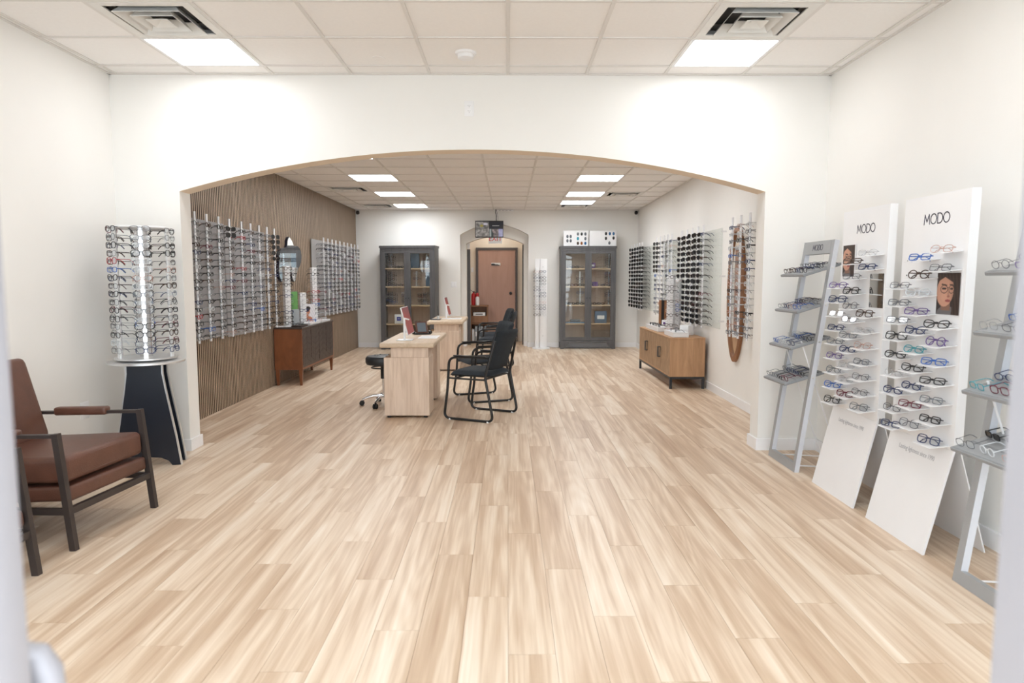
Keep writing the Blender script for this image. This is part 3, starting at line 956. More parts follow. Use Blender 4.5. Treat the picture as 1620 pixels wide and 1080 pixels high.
# ================================================================== CABINETS
def glass_cabinet(label, loc, rz):
    t = thing('glass_cabinet', label, 'cabinet', loc, rz, 'grey glass door cabinets')
    w, d, h = 1.10, 0.36, 2.05          # local: front at y=0, back at y=d
    b = MB()
    for s in (-1, 1):
        b.box(s * w / 2 - (0.035 if s > 0 else 0), s * w / 2 + (0.035 if s < 0 else 0), 0.0, d, 0.13, h)
        for yy in (0.0, d - 0.06):
            b.box(s * w / 2 - (0.06 if s > 0 else 0), s * w / 2 + (0.06 if s < 0 else 0), yy, yy + 0.06, 0.0, 0.13)
        b.prism([(s * (w / 2 - 0.06), 0.13), (s * (w / 2 - 0.06), 0.0), (s * (w / 2 - 0.10), 0.02), (s * (w / 2 - 0.18), 0.13)], 0.005, 0.03, 'y')
    b.box(-w / 2 - 0.012, w / 2 + 0.012, -0.012, d, h - 0.045, h)
    b.box(-w / 2 + 0.035, w / 2 - 0.035, 0.0, d, 0.13, 0.165)
    b.box(-w / 2 + 0.035, w / 2 - 0.035, 0.0, 0.03, h - 0.09, h - 0.045)
    b.box(-w / 2 + 0.06, w / 2 - 0.06, 0.012, 0.03, 0.012, 0.035)
    b.build('body', 'grey_wood', t, 0)
    MB().box(-w / 2 + 0.035, w / 2 - 0.035, d - 0.015, d - 0.005, 0.165, h - 0.045).build('back_panel', 'cab_back', t, 0)
    for z in (0.50, 0.87, 1.24, 1.60):
        MB().box(-w / 2 + 0.036, w / 2 - 0.036, 0.045, d - 0.016, z - 0.012, z + 0.012).build('shelf', 'shelf_maple', t, 0)
    for s in (-1, 1):
        xa, xb = (-w / 2 + 0.037, 0.0) if s < 0 else (0.0, w / 2 - 0.037)
        dr = MB()
        yf = 0.004
        dr.box(xa, xa + 0.065, yf, yf + 0.025, 0.17, h - 0.092); dr.box(xb - 0.065, xb, yf, yf + 0.025, 0.17, h - 0.092)
        dr.box(xa + 0.065, xb - 0.065, yf, yf + 0.025, 0.17, 0.235); dr.box(xa + 0.065, xb - 0.065, yf, yf + 0.025, h - 0.15, h - 0.092)
        do = dr.build('door', 'grey_wood', t, 0)
        MB().box(xa + 0.065, xb - 0.065, yf + 0.010, yf + 0.014, 0.235, h - 0.15).build('pane', 'pane', do, 0)
        kx = xb - 0.03 if s < 0 else xa + 0.03
        MB().lathe([(0.006, 0), (0.006, 0.01), (0.011, 0.014), (0.011, 0.020), (0.004, 0.024)], 12, T=Tm((kx, yf, 1.02), R(90))).build('knob', 'steel_dark', do)
    return t
CB2 = (1.595, 13.63, 0.0)
CB1 = (-1.985, 13.50, 0.0); CB1R = R(-7)
cab2 = glass_cabinet('dark grey glass door cabinet with two white boards on top', CB2, 0)
cab1 = glass_cabinet('dark grey glass door cabinet beside the slat wall', CB1, CB1R)
# --- what stands in the cabinets
T1 = Tm(CB1, 0, 0, CB1R); T2 = Tm(CB2)
def cab_things(T, rz, which, spec_rows):
    for (x0, x1, z, n, mix, rows) in spec_rows:
        for r_ in range(rows):
            for i in range(n):
                p = T @ Vector((x0 + (x1 - x0) * (i + 0.5) / n, 0.10 + 0.09 * (r_ % 2) + rg.uniform(-0.02, 0.02), z + 0.013 + (0.055 * r_ if rows > 2 else 0)))
                rest_specs(rg.choice(STY), pick(mix), p, rz + R(rg.uniform(-15, 15)))
cab_things(T2, 0, 2, [(-0.50, -0.10, 1.60, 4, MIX_OPT, 2), (0.08, 0.30, 1.60, 2, MIX_OPT, 1), (-0.50, -0.06, 1.24, 5, MIX_OPT, 2), (0.10, 0.45, 1.24, 3, MIX_OPT, 2),
                      (-0.45, -0.03, 0.87, 5, {'black': 3, 'dark brown': 2}, 2), (0.06, 0.32, 0.87, 3, {'black': 3, 'dark brown': 2}, 2), (-0.48, -0.05, 0.50, 4, MIX_OPT, 1)])
cab_things(T1, CB1R, 1, [(0.10, 0.45, 0.50, 3, {'black': 1}, 2), (-0.40, -0.08, 1.24, 4, MIX_OPT, 1), (0.1, 0.45, 1.60, 3, MIX_OPT, 1), (-0.3, -0.05, 1.60, 3, {'black': 1}, 1)])
# small column stands of eyewear inside the cabinets
def column_stand(name, label, cat, loc, rz, h, w, rows, mix, mtl='plastic_white', group=None, d=0.05, lens=False):
    t = thing(name, label, cat, loc, rz, group)
    MB().rbox(-w / 2 - 0.02, w / 2 + 0.02, -0.02, d + 0.06, 0, 0.012, 0.003, 1).build('base', mtl, t)
    MB().rbox(-w / 2, w / 2, 0.0, d, 0.012, h, 0.004, 1).build('column', mtl, t)
    T = Tm(loc, 0, 0, rz)
    pg = MB()
    for i in range(rows):
        z = 0.05 + i * (h - 0.09) / max(1, rows - 1)
        pg.box(-0.018, 0.018, -0.022, 0.0, z - 0.004, z)
        rest_specs(rg.choice(STY), pick(mix), T @ Vector((0, -0.018, z - 0.018)), rz)
    tag(pg.build('pegs', mtl, t, 0), kind='stuff')
    return t
def cabloc(T, x, y, z): return tuple(T @ Vector((x, y, z)))
GS = 'eyewear columns in the glass cabinets'
column_stand('column_stand', 'slim eyewear column on the lower left shelf of the left glass cabinet', 'display stand', cabloc(T1, -0.10, 0.16, 0.882), CB1R, 0.27, 0.03, 5, MIX_LIGHT, 'silver', GS)
column_stand('column_stand', 'slim eyewear column on the lower right shelf of the left glass cabinet', 'display stand', cabloc(T1, 0.14, 0.16, 1.252), CB1R, 0.30, 0.03, 5, MIX_LIGHT, 'silver', GS)
for i, (x, z) in enumerate([(-0.45, 1.612), (-0.38, 1.612), (-0.45, 1.252), (-0.37, 1.252), (-0.45, 0.882), (-0.36, 0.882), (0.22, 0.882), (0.33, 0.882), (0.34, 1.612), (0.42, 1.612)]):
    h = {0: 0.27, 1: 0.30, 2: 0.30}[0 if z < 1 else (1 if z < 1.3 else 2)]
    wh = 'upper' if z > 1.5 else ('middle' if z > 1.1 else 'lower')
    column_stand('column_stand', 'chrome eyewear column, %s left' % wh + ' shelf' if False else 'chrome eyewear column %s on the %s shelf of the left cabinet' % ('at the left end' if x in (-0.45,) else ('second from the left' if x < 0 else ('right of the middle post' if x in (0.22, 0.34) else 'at the right end')), wh),
                 'display stand', cabloc(T1, x, 0.20, z), CB1R, h, 0.014, 6, MIX_OPT, 'chrome', GS, d=0.014)
column_stand('column_stand', 'bright leaning column of eyewear behind the left door of the boarded cabinet', 'display stand', cabloc(T2, -0.14, 0.20, 0.882), 0, 0.33, 0.03, 6, MIX_LIGHT, 'silver', GS)
column_stand('column_stand', 'eyewear column behind the left door, second shelf of the boarded cabinet', 'display stand', cabloc(T2, -0.15, 0.20, 1.252), 0, 0.30, 0.03, 5, MIX_LIGHT, 'silver', GS)
for z, wh in ((1.612, 'top'), (1.252, 'second'), (0.882, 'third')):
    column_stand('column_stand', 'eyewear column at the right edge of the boarded cabinet, %s shelf' % wh, 'display stand', cabloc(T2, 0.43, 0.16, z), 0, 0.30, 0.03, 6, MIX_OPT, 'chrome', GS)
def small_box(name, label, cat, loc, rz, w, d, h, mtl, lid=None):
    t = thing(name, label, cat, loc, rz)
    MB().rbox(-w / 2, w / 2, 0, d, 0, h, 0.004, 2).build('body', mtl, t)
    if lid: MB().rbox(-w * 0.3, w * 0.3, -0.003, 0.0005, h * 0.35, h * 0.65, 0.0005, 1).build('label', lid, t)
    return t
small_box('gift_box', 'blue square box on the lower right shelf of the boarded cabinet', 'box', cabloc(T2, 0.27, 0.10, 0.512), 0, 0.24, 0.10, 0.24, 'blue_box', 'paper')
small_box('purple_case', 'small purple box on the upper middle shelf of the boarded cabinet', 'box', cabloc(T2, 0.15, 0.10, 1.252), 0, 0.11, 0.08, 0.09, 'purple_box')
small_box('violet_case', 'small pale violet box on the top shelf of the boarded cabinet', 'box', cabloc(T2, 0.10, 0.10, 1.612), 0, 0.10, 0.08, 0.11, 'purple_box', 'paper')
small_box('tray_box', 'dark flat case on the lower left shelf of the boarded cabinet', 'box', cabloc(T2, -0.24, 0.12, 0.512), 0, 0.20, 0.10, 0.07, 'lcd_grey')
small_box('pale_pad', 'pale blue display pad at the left of the boarded cabinet', 'pad', cabloc(T2, -0.27, 0.055, 0.512), 0, 0.46, 0.03, 0.028, 'blue_box')
t = thing('logo_block', 'white block with a blue square logo inside the cabinet beside the slat wall', 'sign', cabloc(T1, -0.20, 0.06, 0.512), CB1R)
MB().rbox(-0.09, 0.09, 0, 0.05, 0, 0.185, 0.012, 3).build('body', 'plastic_white', t)
MB().box(-0.042, 0.042, -0.001, 0.001, 0.06, 0.135).build('logo', 'blue_logo', t, 0)
text_mesh('lettering', 'ZEISS', 0.026, 'paper', t, Tm((0, -0.0012, 0.09), R(90)))
small_box('poster_card', 'dark blue picture card on the upper right shelf of the cabinet beside the slat wall', 'card', cabloc(T1, 0.10, 0.18, 1.612), CB1R, 0.20, 0.012, 0.30, 'blue_box')
small_box('blue_card', 'pale blue card standing on the third shelf of the cabinet beside the slat wall', 'card', cabloc(T1, 0.40, 0.20, 1.252), CB1R, 0.16, 0.012, 0.28, 'blue_box')
# boards on the right cabinet
def lens_board(label, x0, x1, dots):
    w = x1 - x0
    t = thing('lens_board', label, 'display board', ((x0 + x1) / 2, 13.70, 2.0505), 0, 'white lens boards')
    MB().rbox(-w / 2, w / 2, 0, 0.05, 0, 0.305, 0.004, 1).build('board', 'stand_white', t)
    for (u, v, c) in dots:
        k = 'lens_sample'
        o = MB().lathe([(0.026, 0), (0.027, 0.004), (0.018, 0.010), (0.004, 0.012)], 18, T=Tm(((u - 0.5) * w, 0.0005, v * 0.305), R(90)) @ Matrix.Diagonal((0.85, 1.25, 1, 1))).build(k, c, t)
    return t
mat('tint_teal', (0.02, 0.25, 0.33), 0.1); mat('tint_amber', (0.30, 0.10, 0.03), 0.1); mat('tint_blue', (0.03, 0.12, 0.28), 0.1); mat('tint_grey', (0.13, 0.14, 0.16), 0.1)
lens_board('white board with rows of coloured lens samples on the grey cabinet, left one', 1.10, 1.595,
           [(0.16, 0.62, 'tint_grey'), (0.29, 0.62, 'tint_grey'), (0.16, 0.34, 'tint_grey'), (0.29, 0.34, 'tint_grey'), (0.58, 0.78, 'tint_grey'), (0.73, 0.78, 'lens_dark'), (0.88, 0.78, 'tint_grey'),
            (0.58, 0.48, 'tint_teal'), (0.88, 0.48, 'tint_grey'), (0.58, 0.18, 'lens_brown'), (0.73, 0.18, 'tint_amber'), (0.88, 0.18, 'tint_blue')])
lens_board('white board with five dark lens samples on the grey cabinet, right one', 1.615, 2.155,
           [(0.61, 0.80, 'lens_dark'), (0.75, 0.80, 'tint_blue'), (0.89, 0.80, 'tint_blue'), (0.61, 0.50, 'lens_dark'), (0.89, 0.52, 'lens_dark'), (0.74, 0.20, 'tint_grey')])
# white tower left of the cabinet
t = thing('display_tower', 'slim white eyewear tower standing beside the grey cabinet', 'display stand', (0.665, 13.72, 0.0))
MB().lathe([(0.18, 0), (0.18, 0.015), (0.17, 0.02)], 32).build('base', 'plastic_white', t)
MB().rbox(-0.03, 0.115, -0.03, 0.03, 0.02, 1.80, 0.006, 2).build('column', 'plastic_white', t)
MB().rbox(-0.125, -0.045, -0.02, 0.02, 0.02, 1.62, 0.006, 2).build('side_column', 'plastic_white', t)
MB().box(-0.125, 0.115, -0.012, 0.012, 1.62, 1.80).build('header', 'plastic_white', t, 0)
for z in (0.26, 0.70, 1.64):
    MB().lathe([(0.016, 0), (0.014, 0.006)], 12, T=Tm((0.03, -0.03, z), R(90))).build('bolt', 'silver', t)
for i in range(15):
    for x in (-0.085, 0.025):
        rest_specs(rg.choice(STY), pick(MIX_LIGHT), (0.665 + x, 13.72 - 0.045, 0.66 + i * 0.062), 0)
tag(MB().tube([(0.75, 13.80, 0.05), (0.85, 13.82, 0.02), (0.98, 13.84, 0.008), (1.2, 13.86, 0.008)], 0.004, 6).build('extension_cord', 'ink_grey'),
    'thin grey cord on the floor between the tower and the cabinet', 'cord')

# ================================================================== REAR DOORWAY
t = thing('door_1', 'brown veneer door at the end of the corridor', None, (-0.255, 15.32, 0))
t['kind'] = 'structure'
fr = MB()
fr.box(-0.465, -0.415, -0.06, -0.002, 0, 2.09); fr.box(0.415, 0.465, -0.06, -0.002, 0, 2.09); fr.box(-0.415, 0.415, -0.06, -0.002, 2.035, 2.09)
fr.build('door_frame', 'door_frame_dark', t, 0)
MB().box(-0.412, 0.412, -0.045, -0.004, 0.01, 2.032).build('panel', 'door_veneer', t, 0)
MB().lathe([(0.034, 0), (0.034, 0.006), (0.012, 0.010), (0.012, 0.035), (0.028, 0.045), (0.026, 0.065), (0.008, 0.07)], 20, T=Tm((0.31, -0.045, 1.08), R(90))).build('knob', 'plastic_black', t)
pq = MB(); pq.box(-0.12, 0.08, -0.052, -0.046, 1.695, 1.755); pq.build('sign_plate', 'paper', t, 0)
pq = MB(); pq.prism([(-0.12, 1.695), (0.06, 1.695), (0.075, 1.705), (0.02, 1.72), (-0.03, 1.722), (-0.06, 1.738), (-0.12, 1.738)], -0.0545, -0.0525, 'y'); pq.build('sign_print', 'plastic_black', t, 0)
tr = MB(); tr.box(-0.868, -0.80, YB + 0.51, YB + 0.55, 0.0, 2.02); struct('trim_1', tr, 'grey_wood', 'dark door edge at the left of the corridor')
tr = MB(); tr.box(0.298, 0.33, YB + 0.51, YB + 0.55, 0.0, 2.12); struct('trim_2', tr, 'grey_wood', 'dark door edge at the right of the corridor')
small_box('wall_box', 'white electrical box at the top left of the corridor', 'box', (-0.835, 14.49, 2.03), 0, 0.06, 0.05, 0.12, 'plastic_white')
small_box('wall_switch', 'white switch plate on the left corridor wall', 'switch', (-0.80, 15.29, 1.55), 0, 0.05, 0.02, 0.10, 'plastic_white')
# exit sign
t = thing('exit_sign', 'white exit sign with red letters half hidden behind the hanging monitor', 'sign', (-0.27, 14.50, 2.14))
t.location = (-0.265, 14.195, 2.125)
MB().rbox(-0.14, 0.14, -0.02, 0.02, 0, 0.19, 0.006, 2).build('housing', 'plastic_white', t)
text_mesh('lettering', 'EXIT', 0.135, 'red_letter', t, Tm((0, -0.021, 0.05), R(90)) @ Matrix.Diagonal((1.0, 1.15, 1, 1)))
# monitor hanging from the ceiling
t = thing('hanging_monitor', 'flat monitor hanging over the doorway showing four security camera views', 'monitor', (-0.378, 13.80, 2.222))
MB().rbox(-0.282, 0.282, 0.0, 0.04, 0, 0.335, 0.006, 2).build('case', 'plastic_black', t)
def cams(u, v):
    h = lambda a, b: max(0.0, 0.5 + 0.9 * noise.noise(Vector((a * 9.0, b * 7.0, 3.3))) + 0.35 * noise.noise(Vector((a * 24.0, b * 18.0, 1.7))))
    if abs(u - 0.5) < 0.008: return (0.01, 0.01, 0.012)
    if u > 0.5 and v > 0.5:
        return (0.5, 0.5, 0.5) if (0.62 < u < 0.87 and 0.70 < v < 0.75) else (0.008, 0.008, 0.014)
    g = 0.10 + 0.25 * h(u * 1.3, v) ** 1.5
    if u < 0.5 and v > 0.5:
        if (u - 0.22) ** 2 + ((v - 0.73) * 0.8) ** 2 < 0.004: return (0.30, 0.26, 0.05)
        if (u - 0.36) ** 2 * 0.6 + (v - 0.85) ** 2 < 0.004: return (0.55, 0.55, 0.65)
        return (g, g * 0.97, g * 0.95)
    if u > 0.5:
        if u < 0.58: return (0.30, 0.35, 0.36)
        if u < 0.66 and v < 0.5 - (u - 0.58) * 4: return (0.03, 0.04, 0.04)
        if u > 0.84: return (0.25 + g * 0.4, 0.26 + g * 0.4, 0.45 + g * 0.4)
        return (g * 1.0, g * 0.85, g * 0.85)
    return (g * 1.2, g * 1.15, g * 1.1)
sheet('screen', 0.54, 0.295, 48, 30, cams, 'screen', t, (0, -0.002, 0.02))
MB().tube([(0.14, 0.02, 0.33), (0.14, 0.02, 0.45), (0.125, 0.02, 0.50), (0.135, 0.02, 0.562)], 0.008, 8).build('hanger', 'plastic_black', t)
MB().tube([(0.17, 0.02, 0.33), (0.175, 0.02, 0.40), (0.16, 0.02, 0.48), (0.14, 0.02, 0.55)], 0.003, 6).build('cable', 'plastic_black', t)
# cart with extinguisher
t = thing('wooden_cart', 'small brown open wooden cabinet in the corridor under the extinguisher', 'cabinet', (-0.63, 14.80, 0.0))
cw = MB()
cw.box(-0.19, -0.17, 0, 0.30, 0, 0.80); cw.box(0.17, 0.19, 0, 0.30, 0, 0.80); cw.box(-0.20, 0.20, -0.01, 0.31, 0.80, 0.83); cw.box(-0.17, 0.17, 0.28, 0.30, 0.0, 0.80)
cw.build('carcass', 'cart_wood', t, 0)
MB().box(-0.17, 0.17, 0.01, 0.28, 0.42, 0.44).build('shelf', 'cart_wood', t, 0)
MB().box(-0.17, 0.17, 0.0, 0.02, 0.45, 0.60).build('door', 'cart_wood', t, 0)
MB().box(-0.17, 0.17, 0.01, 0.28, 0.02, 0.04).build('shelf', 'cart_wood', t, 0)
small_box('paper_stack', 'white paper bundle in the upper part of the corridor cabinet', 'paper', (-0.63, 14.83, 0.602), 0, 0.26, 0.2, 0.07, 'paper', 'plastic_black')
for i, (x, m_, h) in enumerate([(-0.765, 'binder_white', 0.27), (-0.70, 'binder_grey', 0.33), (-0.64, 'binder_grey', 0.34), (-0.58, 'binder_grey', 0.33)]):
    small_box('binder', ['white', 'first grey', 'second grey', 'third grey'][i] + ' binder on the bottom shelf of the corridor cabinet', 'binder', (x, 14.83, 0.0405), 0, 0.05, 0.22, h, m_, 'paper' if i else None)
t = thing('fire_extinguisher', 'red fire extinguisher standing on the corridor cabinet', 'fire extinguisher', (-0.755, 14.92, 0.83))
MB().lathe([(0.05, 0), (0.053, 0.01), (0.053, 0.20), (0.045, 0.24), (0.02, 0.26), (0.02, 0.28)], 20).build('cylinder', 'red_paint', t)
ex = MB(); ex.box(-0.02, 0.02, -0.012, 0.012, 0.28, 0.30); ex.bar((-0.02, 0, 0.30), (-0.07, 0, 0.33), 0.014, 0.008); ex.build('handle', 'plastic_black', t, 0)
MB().tube([(0.01, 0, 0.29), (0.06, 0, 0.27), (0.065, 0, 0.15), (0.06, 0, 0.06)], 0.008, 8).build('hose', 'plastic_black', t)
t = thing('spray_bottle', 'white and red bottle standing next to the fire extinguisher', 'bottle', (-0.67, 14.86, 0.83))
MB().lathe([(0.04, 0), (0.042, 0.01), (0.042, 0.16), (0.02, 0.19), (0.018, 0.20)], 18).build('body', 'plastic_white', t)
MB().lathe([(0.034, 0.19), (0.034, 0.25), (0.015, 0.27)], 16).build('cap', 'red_paint', t)
# switch, cameras, outlets
def plate(name, label, cat, loc, rz, w, h, kind):
    t = thing(name, label, cat, loc, rz)
    MB().rbox(-w / 2, w / 2, -0.006, 0, -h / 2, h / 2, 0.003, 2).build('plate', 'plastic_white', t)
    if kind == 'outlet':
        for z in (-0.021, 0.021):
            so = MB().rbox(-0.017, 0.017, -0.009, -0.005, z - 0.014, z + 0.014, 0.003, 1).build('socket', 'trim_white', t)
            sl_ = MB(); sl_.box(-0.008, -0.006, -0.0095, -0.0088, z - 0.002, z + 0.007); sl_.box(0.006, 0.008, -0.0095, -0.0088, z - 0.002, z + 0.007); sl_.box(-0.002, 0.002, -0.0095, -0.0088, z - 0.010, z - 0.006)
            sl_.build('slots', 'plastic_black', so, 0)
    else:
        for x in ((-0.023, 0.023) if w > 0.09 else (0,)):
            MB().rbox(x - 0.016, x + 0.016, -0.011, -0.005, -0.033, 0.033, 0.002, 1).build('rocker', 'trim_white', t)
    return t
plate('power_outlet', 'white double outlet high above the arch', 'outlet', (-0.305, YA, 2.728), 0, 0.075, 0.118, 'outlet')
plate('power_outlet', 'white double outlet low on the left wall behind the brown armchair', 'outlet', (XL, 4.96, 0.44), R(90), 0.10, 0.125, 'outlet')
plate('light_switch', 'white light switch between the left cabinet and the doorway', 'switch', (-1.11, YB, 1.284), 0, 0.118, 0.118, 'switch')
for nm, x, rz in (('left', -3.02, R(35)), ('right', 2.575, R(-35))):
    t = thing('security_camera', 'small black security camera in the far %s ceiling corner' % nm, 'camera', (x, 13.90, 2.73), rz)
    MB().lathe([(0.035, 0.055), (0.035, 0.035), (0.02, 0.03)], 16).build('mount', 'plastic_white', t)
    MB().lathe([(0.005, -0.045), (0.028, -0.035), (0.036, -0.008), (0.03, 0.02), (0.02, 0.03)], 18).build('dome', 'plastic_black', t)
t = thing('door_closer', 'slim white sensor strip on the rear ceiling above the doorway', 'sensor', (-0.09, 13.90, ZC2 - 0.0035))
MB().rbox(-0.20, 0.20, -0.05, 0.05, -0.03, 0.0, 0.006, 2).build('housing', 'plastic_white', t)
gl_ = MB()
for i in range(5): gl_.box(-0.17 + i * 0.07, -0.13 + i * 0.07, -0.052, -0.048, -0.022, -0.010)
gl_.build('windows', 'ink_grey', t, 0)

# ================================================================== CREDENZA (left) AND SIDEBOARD (right)
t = thing('credenza', 'dark wooden credenza with a red-brown end and tapered legs against the slat wall', 'cabinet', (-2.70, 8.91, 0.0))
CW, CL, CH = 0.362, 1.60, 0.767                      # local: x from -CW (wall) to 0 (front), y from 0 to CL
b = MB()
b.box(-CW, 0.0, 0.0, 0.022, 0.21, 0.745); b.box(-CW, 0.0, CL - 0.022, CL, 0.21, 0.745); b.box(-CW, 0.0, 0.022, CL - 0.022, 0.21, 0.235); b.box(-CW, -CW + 0.012, 0.022, CL - 0.022, 0.235, 0.745)
b.build('carcass', 'walnut_red', t, 0)
MB().rbox(-CW - 0.0, 0.008, -0.008, CL + 0.008, 0.745, CH, 0.003, 1).build('top', 'walnut_grey', t, 0)
MB().box(-0.012, -0.001, 0.022, CL - 0.022, 0.20, 0.255).build('apron', 'walnut_grey', t, 0)
nd = 4
for i in range(nd):
    ya = 0.024 + (CL - 0.048) * i / nd; yb = 0.024 + (CL - 0.048) * (i + 1) / nd - 0.004
    dmb = MB().box(-0.022, 0.0, ya, yb, 0.258, 0.742)
    do = dmb.build('door', 'walnut_grey', t, 0)
    # chevron strips set proud of the door
    for k in range(6):
        z = 0.27 + k * 0.078; w2 = (yb - ya) / 2; ym = (ya + yb) / 2
        for s in (-1, 1):
            y1, y2 = (ya + 0.006, ym - 0.002) if s < 0 else (ym + 0.002, yb - 0.006)
            za, zb = (z, z + 0.06) if (s < 0) == (i % 2 == 0) else (z + 0.06, z)
            if max(za, zb) + 0.066 > 0.745: continue
            MB().prism([(y1, za), (y2, zb), (y2, zb + 0.066), (y1, za + 0.066)], 0.0, 0.004, 'x').build('veneer_strip', 'walnut_grey', do, 0)
for x in (-CW + 0.005, -0.055):
    for y_ in (0.004, CL - 0.055):
        lg = MB()
        ix = 0.012
        vs = [(x + ix, y_ + ix, 0), (x + 0.05 - ix, y_ + ix, 0), (x + 0.05 - ix, y_ + 0.05 - ix, 0), (x + ix, y_ + 0.05 - ix, 0), (x, y_, 0.21), (x + 0.05, y_, 0.21), (x + 0.05, y_ + 0.05, 0.21), (x, y_ + 0.05, 0.21)]
        lg.add(vs, [(0, 3, 2, 1), (4, 5, 6, 7), (0, 1, 5, 4), (1, 2, 6, 5), (2, 3, 7, 6), (3, 0, 4, 7)])
        lg.build('leg', 'walnut_red', t, 0)
ZT = CH + 0.0005
def tower(label, loc, rz, h, w, rows, mix):
    return column_stand('eyewear_tower', label, 'display stand', loc, rz, h, w, rows, mix, 'stand_white', 'white eyewear towers', d=0.06)
tower('tall white eyewear tower at the near end of the credenza', (-2.90, 9.03, ZT), R(50), 0.80, 0.085, 11, MIX_OPT)
tower('tall white eyewear tower at the far end of the credenza beside the rack', (-2.88, 10.22, ZT), R(50), 0.80, 0.085, 12, MIX_OPT)
tower('short white eyewear tower in the middle of the credenza', (-2.88, 9.62, ZT), R(40), 0.44, 0.09, 6, MIX_LIGHT)
t = thing('brochure_holder', 'green and grey brochure holder on the credenza', 'brochure holder', (-2.91, 9.32, ZT), R(50))
MB().box(-0.05, 0.05, 0.0, 0.012, 0.0, 0.47).build('back', 'acrylic_clear', t, 0)
MB().box(-0.047, 0.047, -0.004, -0.0005, 0.22, 0.46).build('leaflet', 'green_card', t, 0)
MB().box(-0.052, 0.052, -0.03, -0.006, 0.0, 0.22).build('pocket', 'binder_grey', t, 0)
# photo card: bust with dark glasses
def bust(u, v):
    c = (0.62, 0.60, 0.63)
    if abs(((u * 1.4 + v) * 4) % 1 - 0.5) < 0.12: c = (0.75, 0.74, 0.76)
    if v < 0.26 + 0.10 * math.cos((u - 0.5) * 5) and abs(u - 0.45) < 0.36: c = (0.45, 0.17, 0.09)
    if abs(u - 0.48) < 0.08 and 0.25 < v < 0.55: c = (0.40, 0.15, 0.08)
    d = ((u - 0.5) / 0.15) ** 2 + ((v - 0.62) / 0.17) ** 2
    if d < 1: c = (0.46, 0.20, 0.12)
    if ((u - 0.50) / 0.18) ** 2 + ((v - 0.78) / 0.12) ** 2 < 1: c = (0.025, 0.02, 0.02)
    if abs(v - 0.65) < 0.035 and abs(u - 0.47) < 0.13: c = (0.02, 0.015, 0.015)
    return c
t = thing('photo_card', 'small photo card of a person in sunglasses on the credenza', 'card', (-2.89, 9.86, ZT), R(50))
MB().box(-0.12, 0.12, 0.0005, 0.012, 0.0, 0.27).build('board', 'stand_white', t, 0)
sheet('print', 0.236, 0.262, 30, 34, bust, 'print', t, (0, -0.001, 0.004))
def flat_tray(name, label, loc, rz, w, d, mtl, n, mix, h=0.02, group=None):
    t = thing(name, label, 'tray', loc, rz, group)
    tb = MB().rbox(-w / 2, w / 2, -d / 2, d / 2, 0, h, 0.004, 1)
    tb.build('base', mtl, t)
    ri = MB()
    for s in (-1, 1):
        ri.box(s * w / 2 - 0.005, s * w / 2 + 0.005, -d / 2, d / 2, h, h + 0.008); ri.box(-w / 2, w / 2, s * d / 2 - 0.005, s * d / 2 + 0.005, h, h + 0.008)
    ri.build('rim', mtl, t, 0)
    T = Tm(loc, 0, 0, rz)
    for i in range(n):
        rest_specs(rg.choice(STY), pick(mix), T @ Vector((-w / 2 + w * (i + 0.5) / n, -0.04, h + 0.001)), rz + R(rg.uniform(-10, 10)), 0.9)
    return t
flat_tray('eyewear_tray', 'white eyewear tray lying on the middle of the credenza', (-2.80, 9.62, ZT), R(90), 0.5, 0.17, 'stand_white', 3, MIX_LIGHT)
flat_tray('eyewear_tray', 'white eyewear tray lying at the far end of the credenza', (-2.80, 10.18, ZT), R(90), 0.46, 0.17, 'stand_white', 2, MIX_LIGHT)
flat_tray('eyewear_tray', 'dark tray with black glasses at the near front corner of the credenza', (-2.78, 9.10, ZT), R(90), 0.30, 0.13, 'walnut_grey', 1, {'black': 1}, 0.012)
flat_tray('eyewear_tray', 'flat white strip under the near tower on the credenza', (-2.99, 8.96, ZT), 0, 0.10, 0.08, 'stand_white', 0, MIX_LIGHT, 0.008)

t = thing('sideboard', 'light brown sideboard with black handles on a black steel frame by the right wall', 'cabinet', (2.06, 8.62, 0.0))
SW, SL, S0, S1 = 0.445, 2.03, 0.155, 0.657           # local x from 0 (front, faces -x) to SW, y from 0 to SL
b = MB()
b.box(0.012, 0.30, 0.0, 0.02, S0, S1 - 0.02); b.box(0.302, SW, 0.0, 0.02, S0, S1 - 0.02)
b.box(0.0, 0.0119, 0.0, 0.02, S0, S1 - 0.02)
b.box(0.0, SW, SL - 0.02, SL, S0, S1 - 0.02); b.box(0.0, SW, 0.02, SL - 0.02, S0, S0 + 0.02); b.box(SW - 0.012, SW, 0.02, SL - 0.02, S0 + 0.02, S1 - 0.02)
b.build('carcass', 'acacia', t, 0)
MB().rbox(-0.004, SW, -0.004, SL + 0.004, S1 - 0.02, S1, 0.003, 1).build('top', 'acacia', t, 0)
for i in range(4):
    ya = 0.022 + (SL - 0.044) * i / 4; yb = 0.022 + (SL - 0.044) * (i + 1) / 4 - 0.004
    do = MB().box(0.0, 0.02, ya, yb, S0 + 0.022, S1 - 0.023).build('door', 'mango', t, 0)
    if i in (0, 2):
        pass
    hy = yb - 0.07 if i % 2 == 0 else ya + 0.07
    if i in (1, 2):
        hb = MB(); hz = 0.42
        hb.box(-0.035, -0.027, hy - 0.03, hy + 0.03, hz - 0.07, hz + 0.07); hb.box(-0.027, 0.0, hy - 0.03, hy + 0.03, hz + 0.062, hz + 0.07); hb.box(-0.027, 0.0, hy - 0.03, hy + 0.03, hz - 0.07, hz - 0.062)
        hb.build('handle', 'steel_dark', do, 0)
fr = MB()
fr.box(0.0, SW, 0.0, 0.028, S0 - 0.028, S0); fr.box(0.0, SW, SL - 0.028, SL, S0 - 0.028, S0); fr.box(0.0, 0.028, 0.028, SL - 0.028, S0 - 0.028, S0); fr.box(SW - 0.028, SW, 0.028, SL - 0.028, S0 - 0.028, S0)
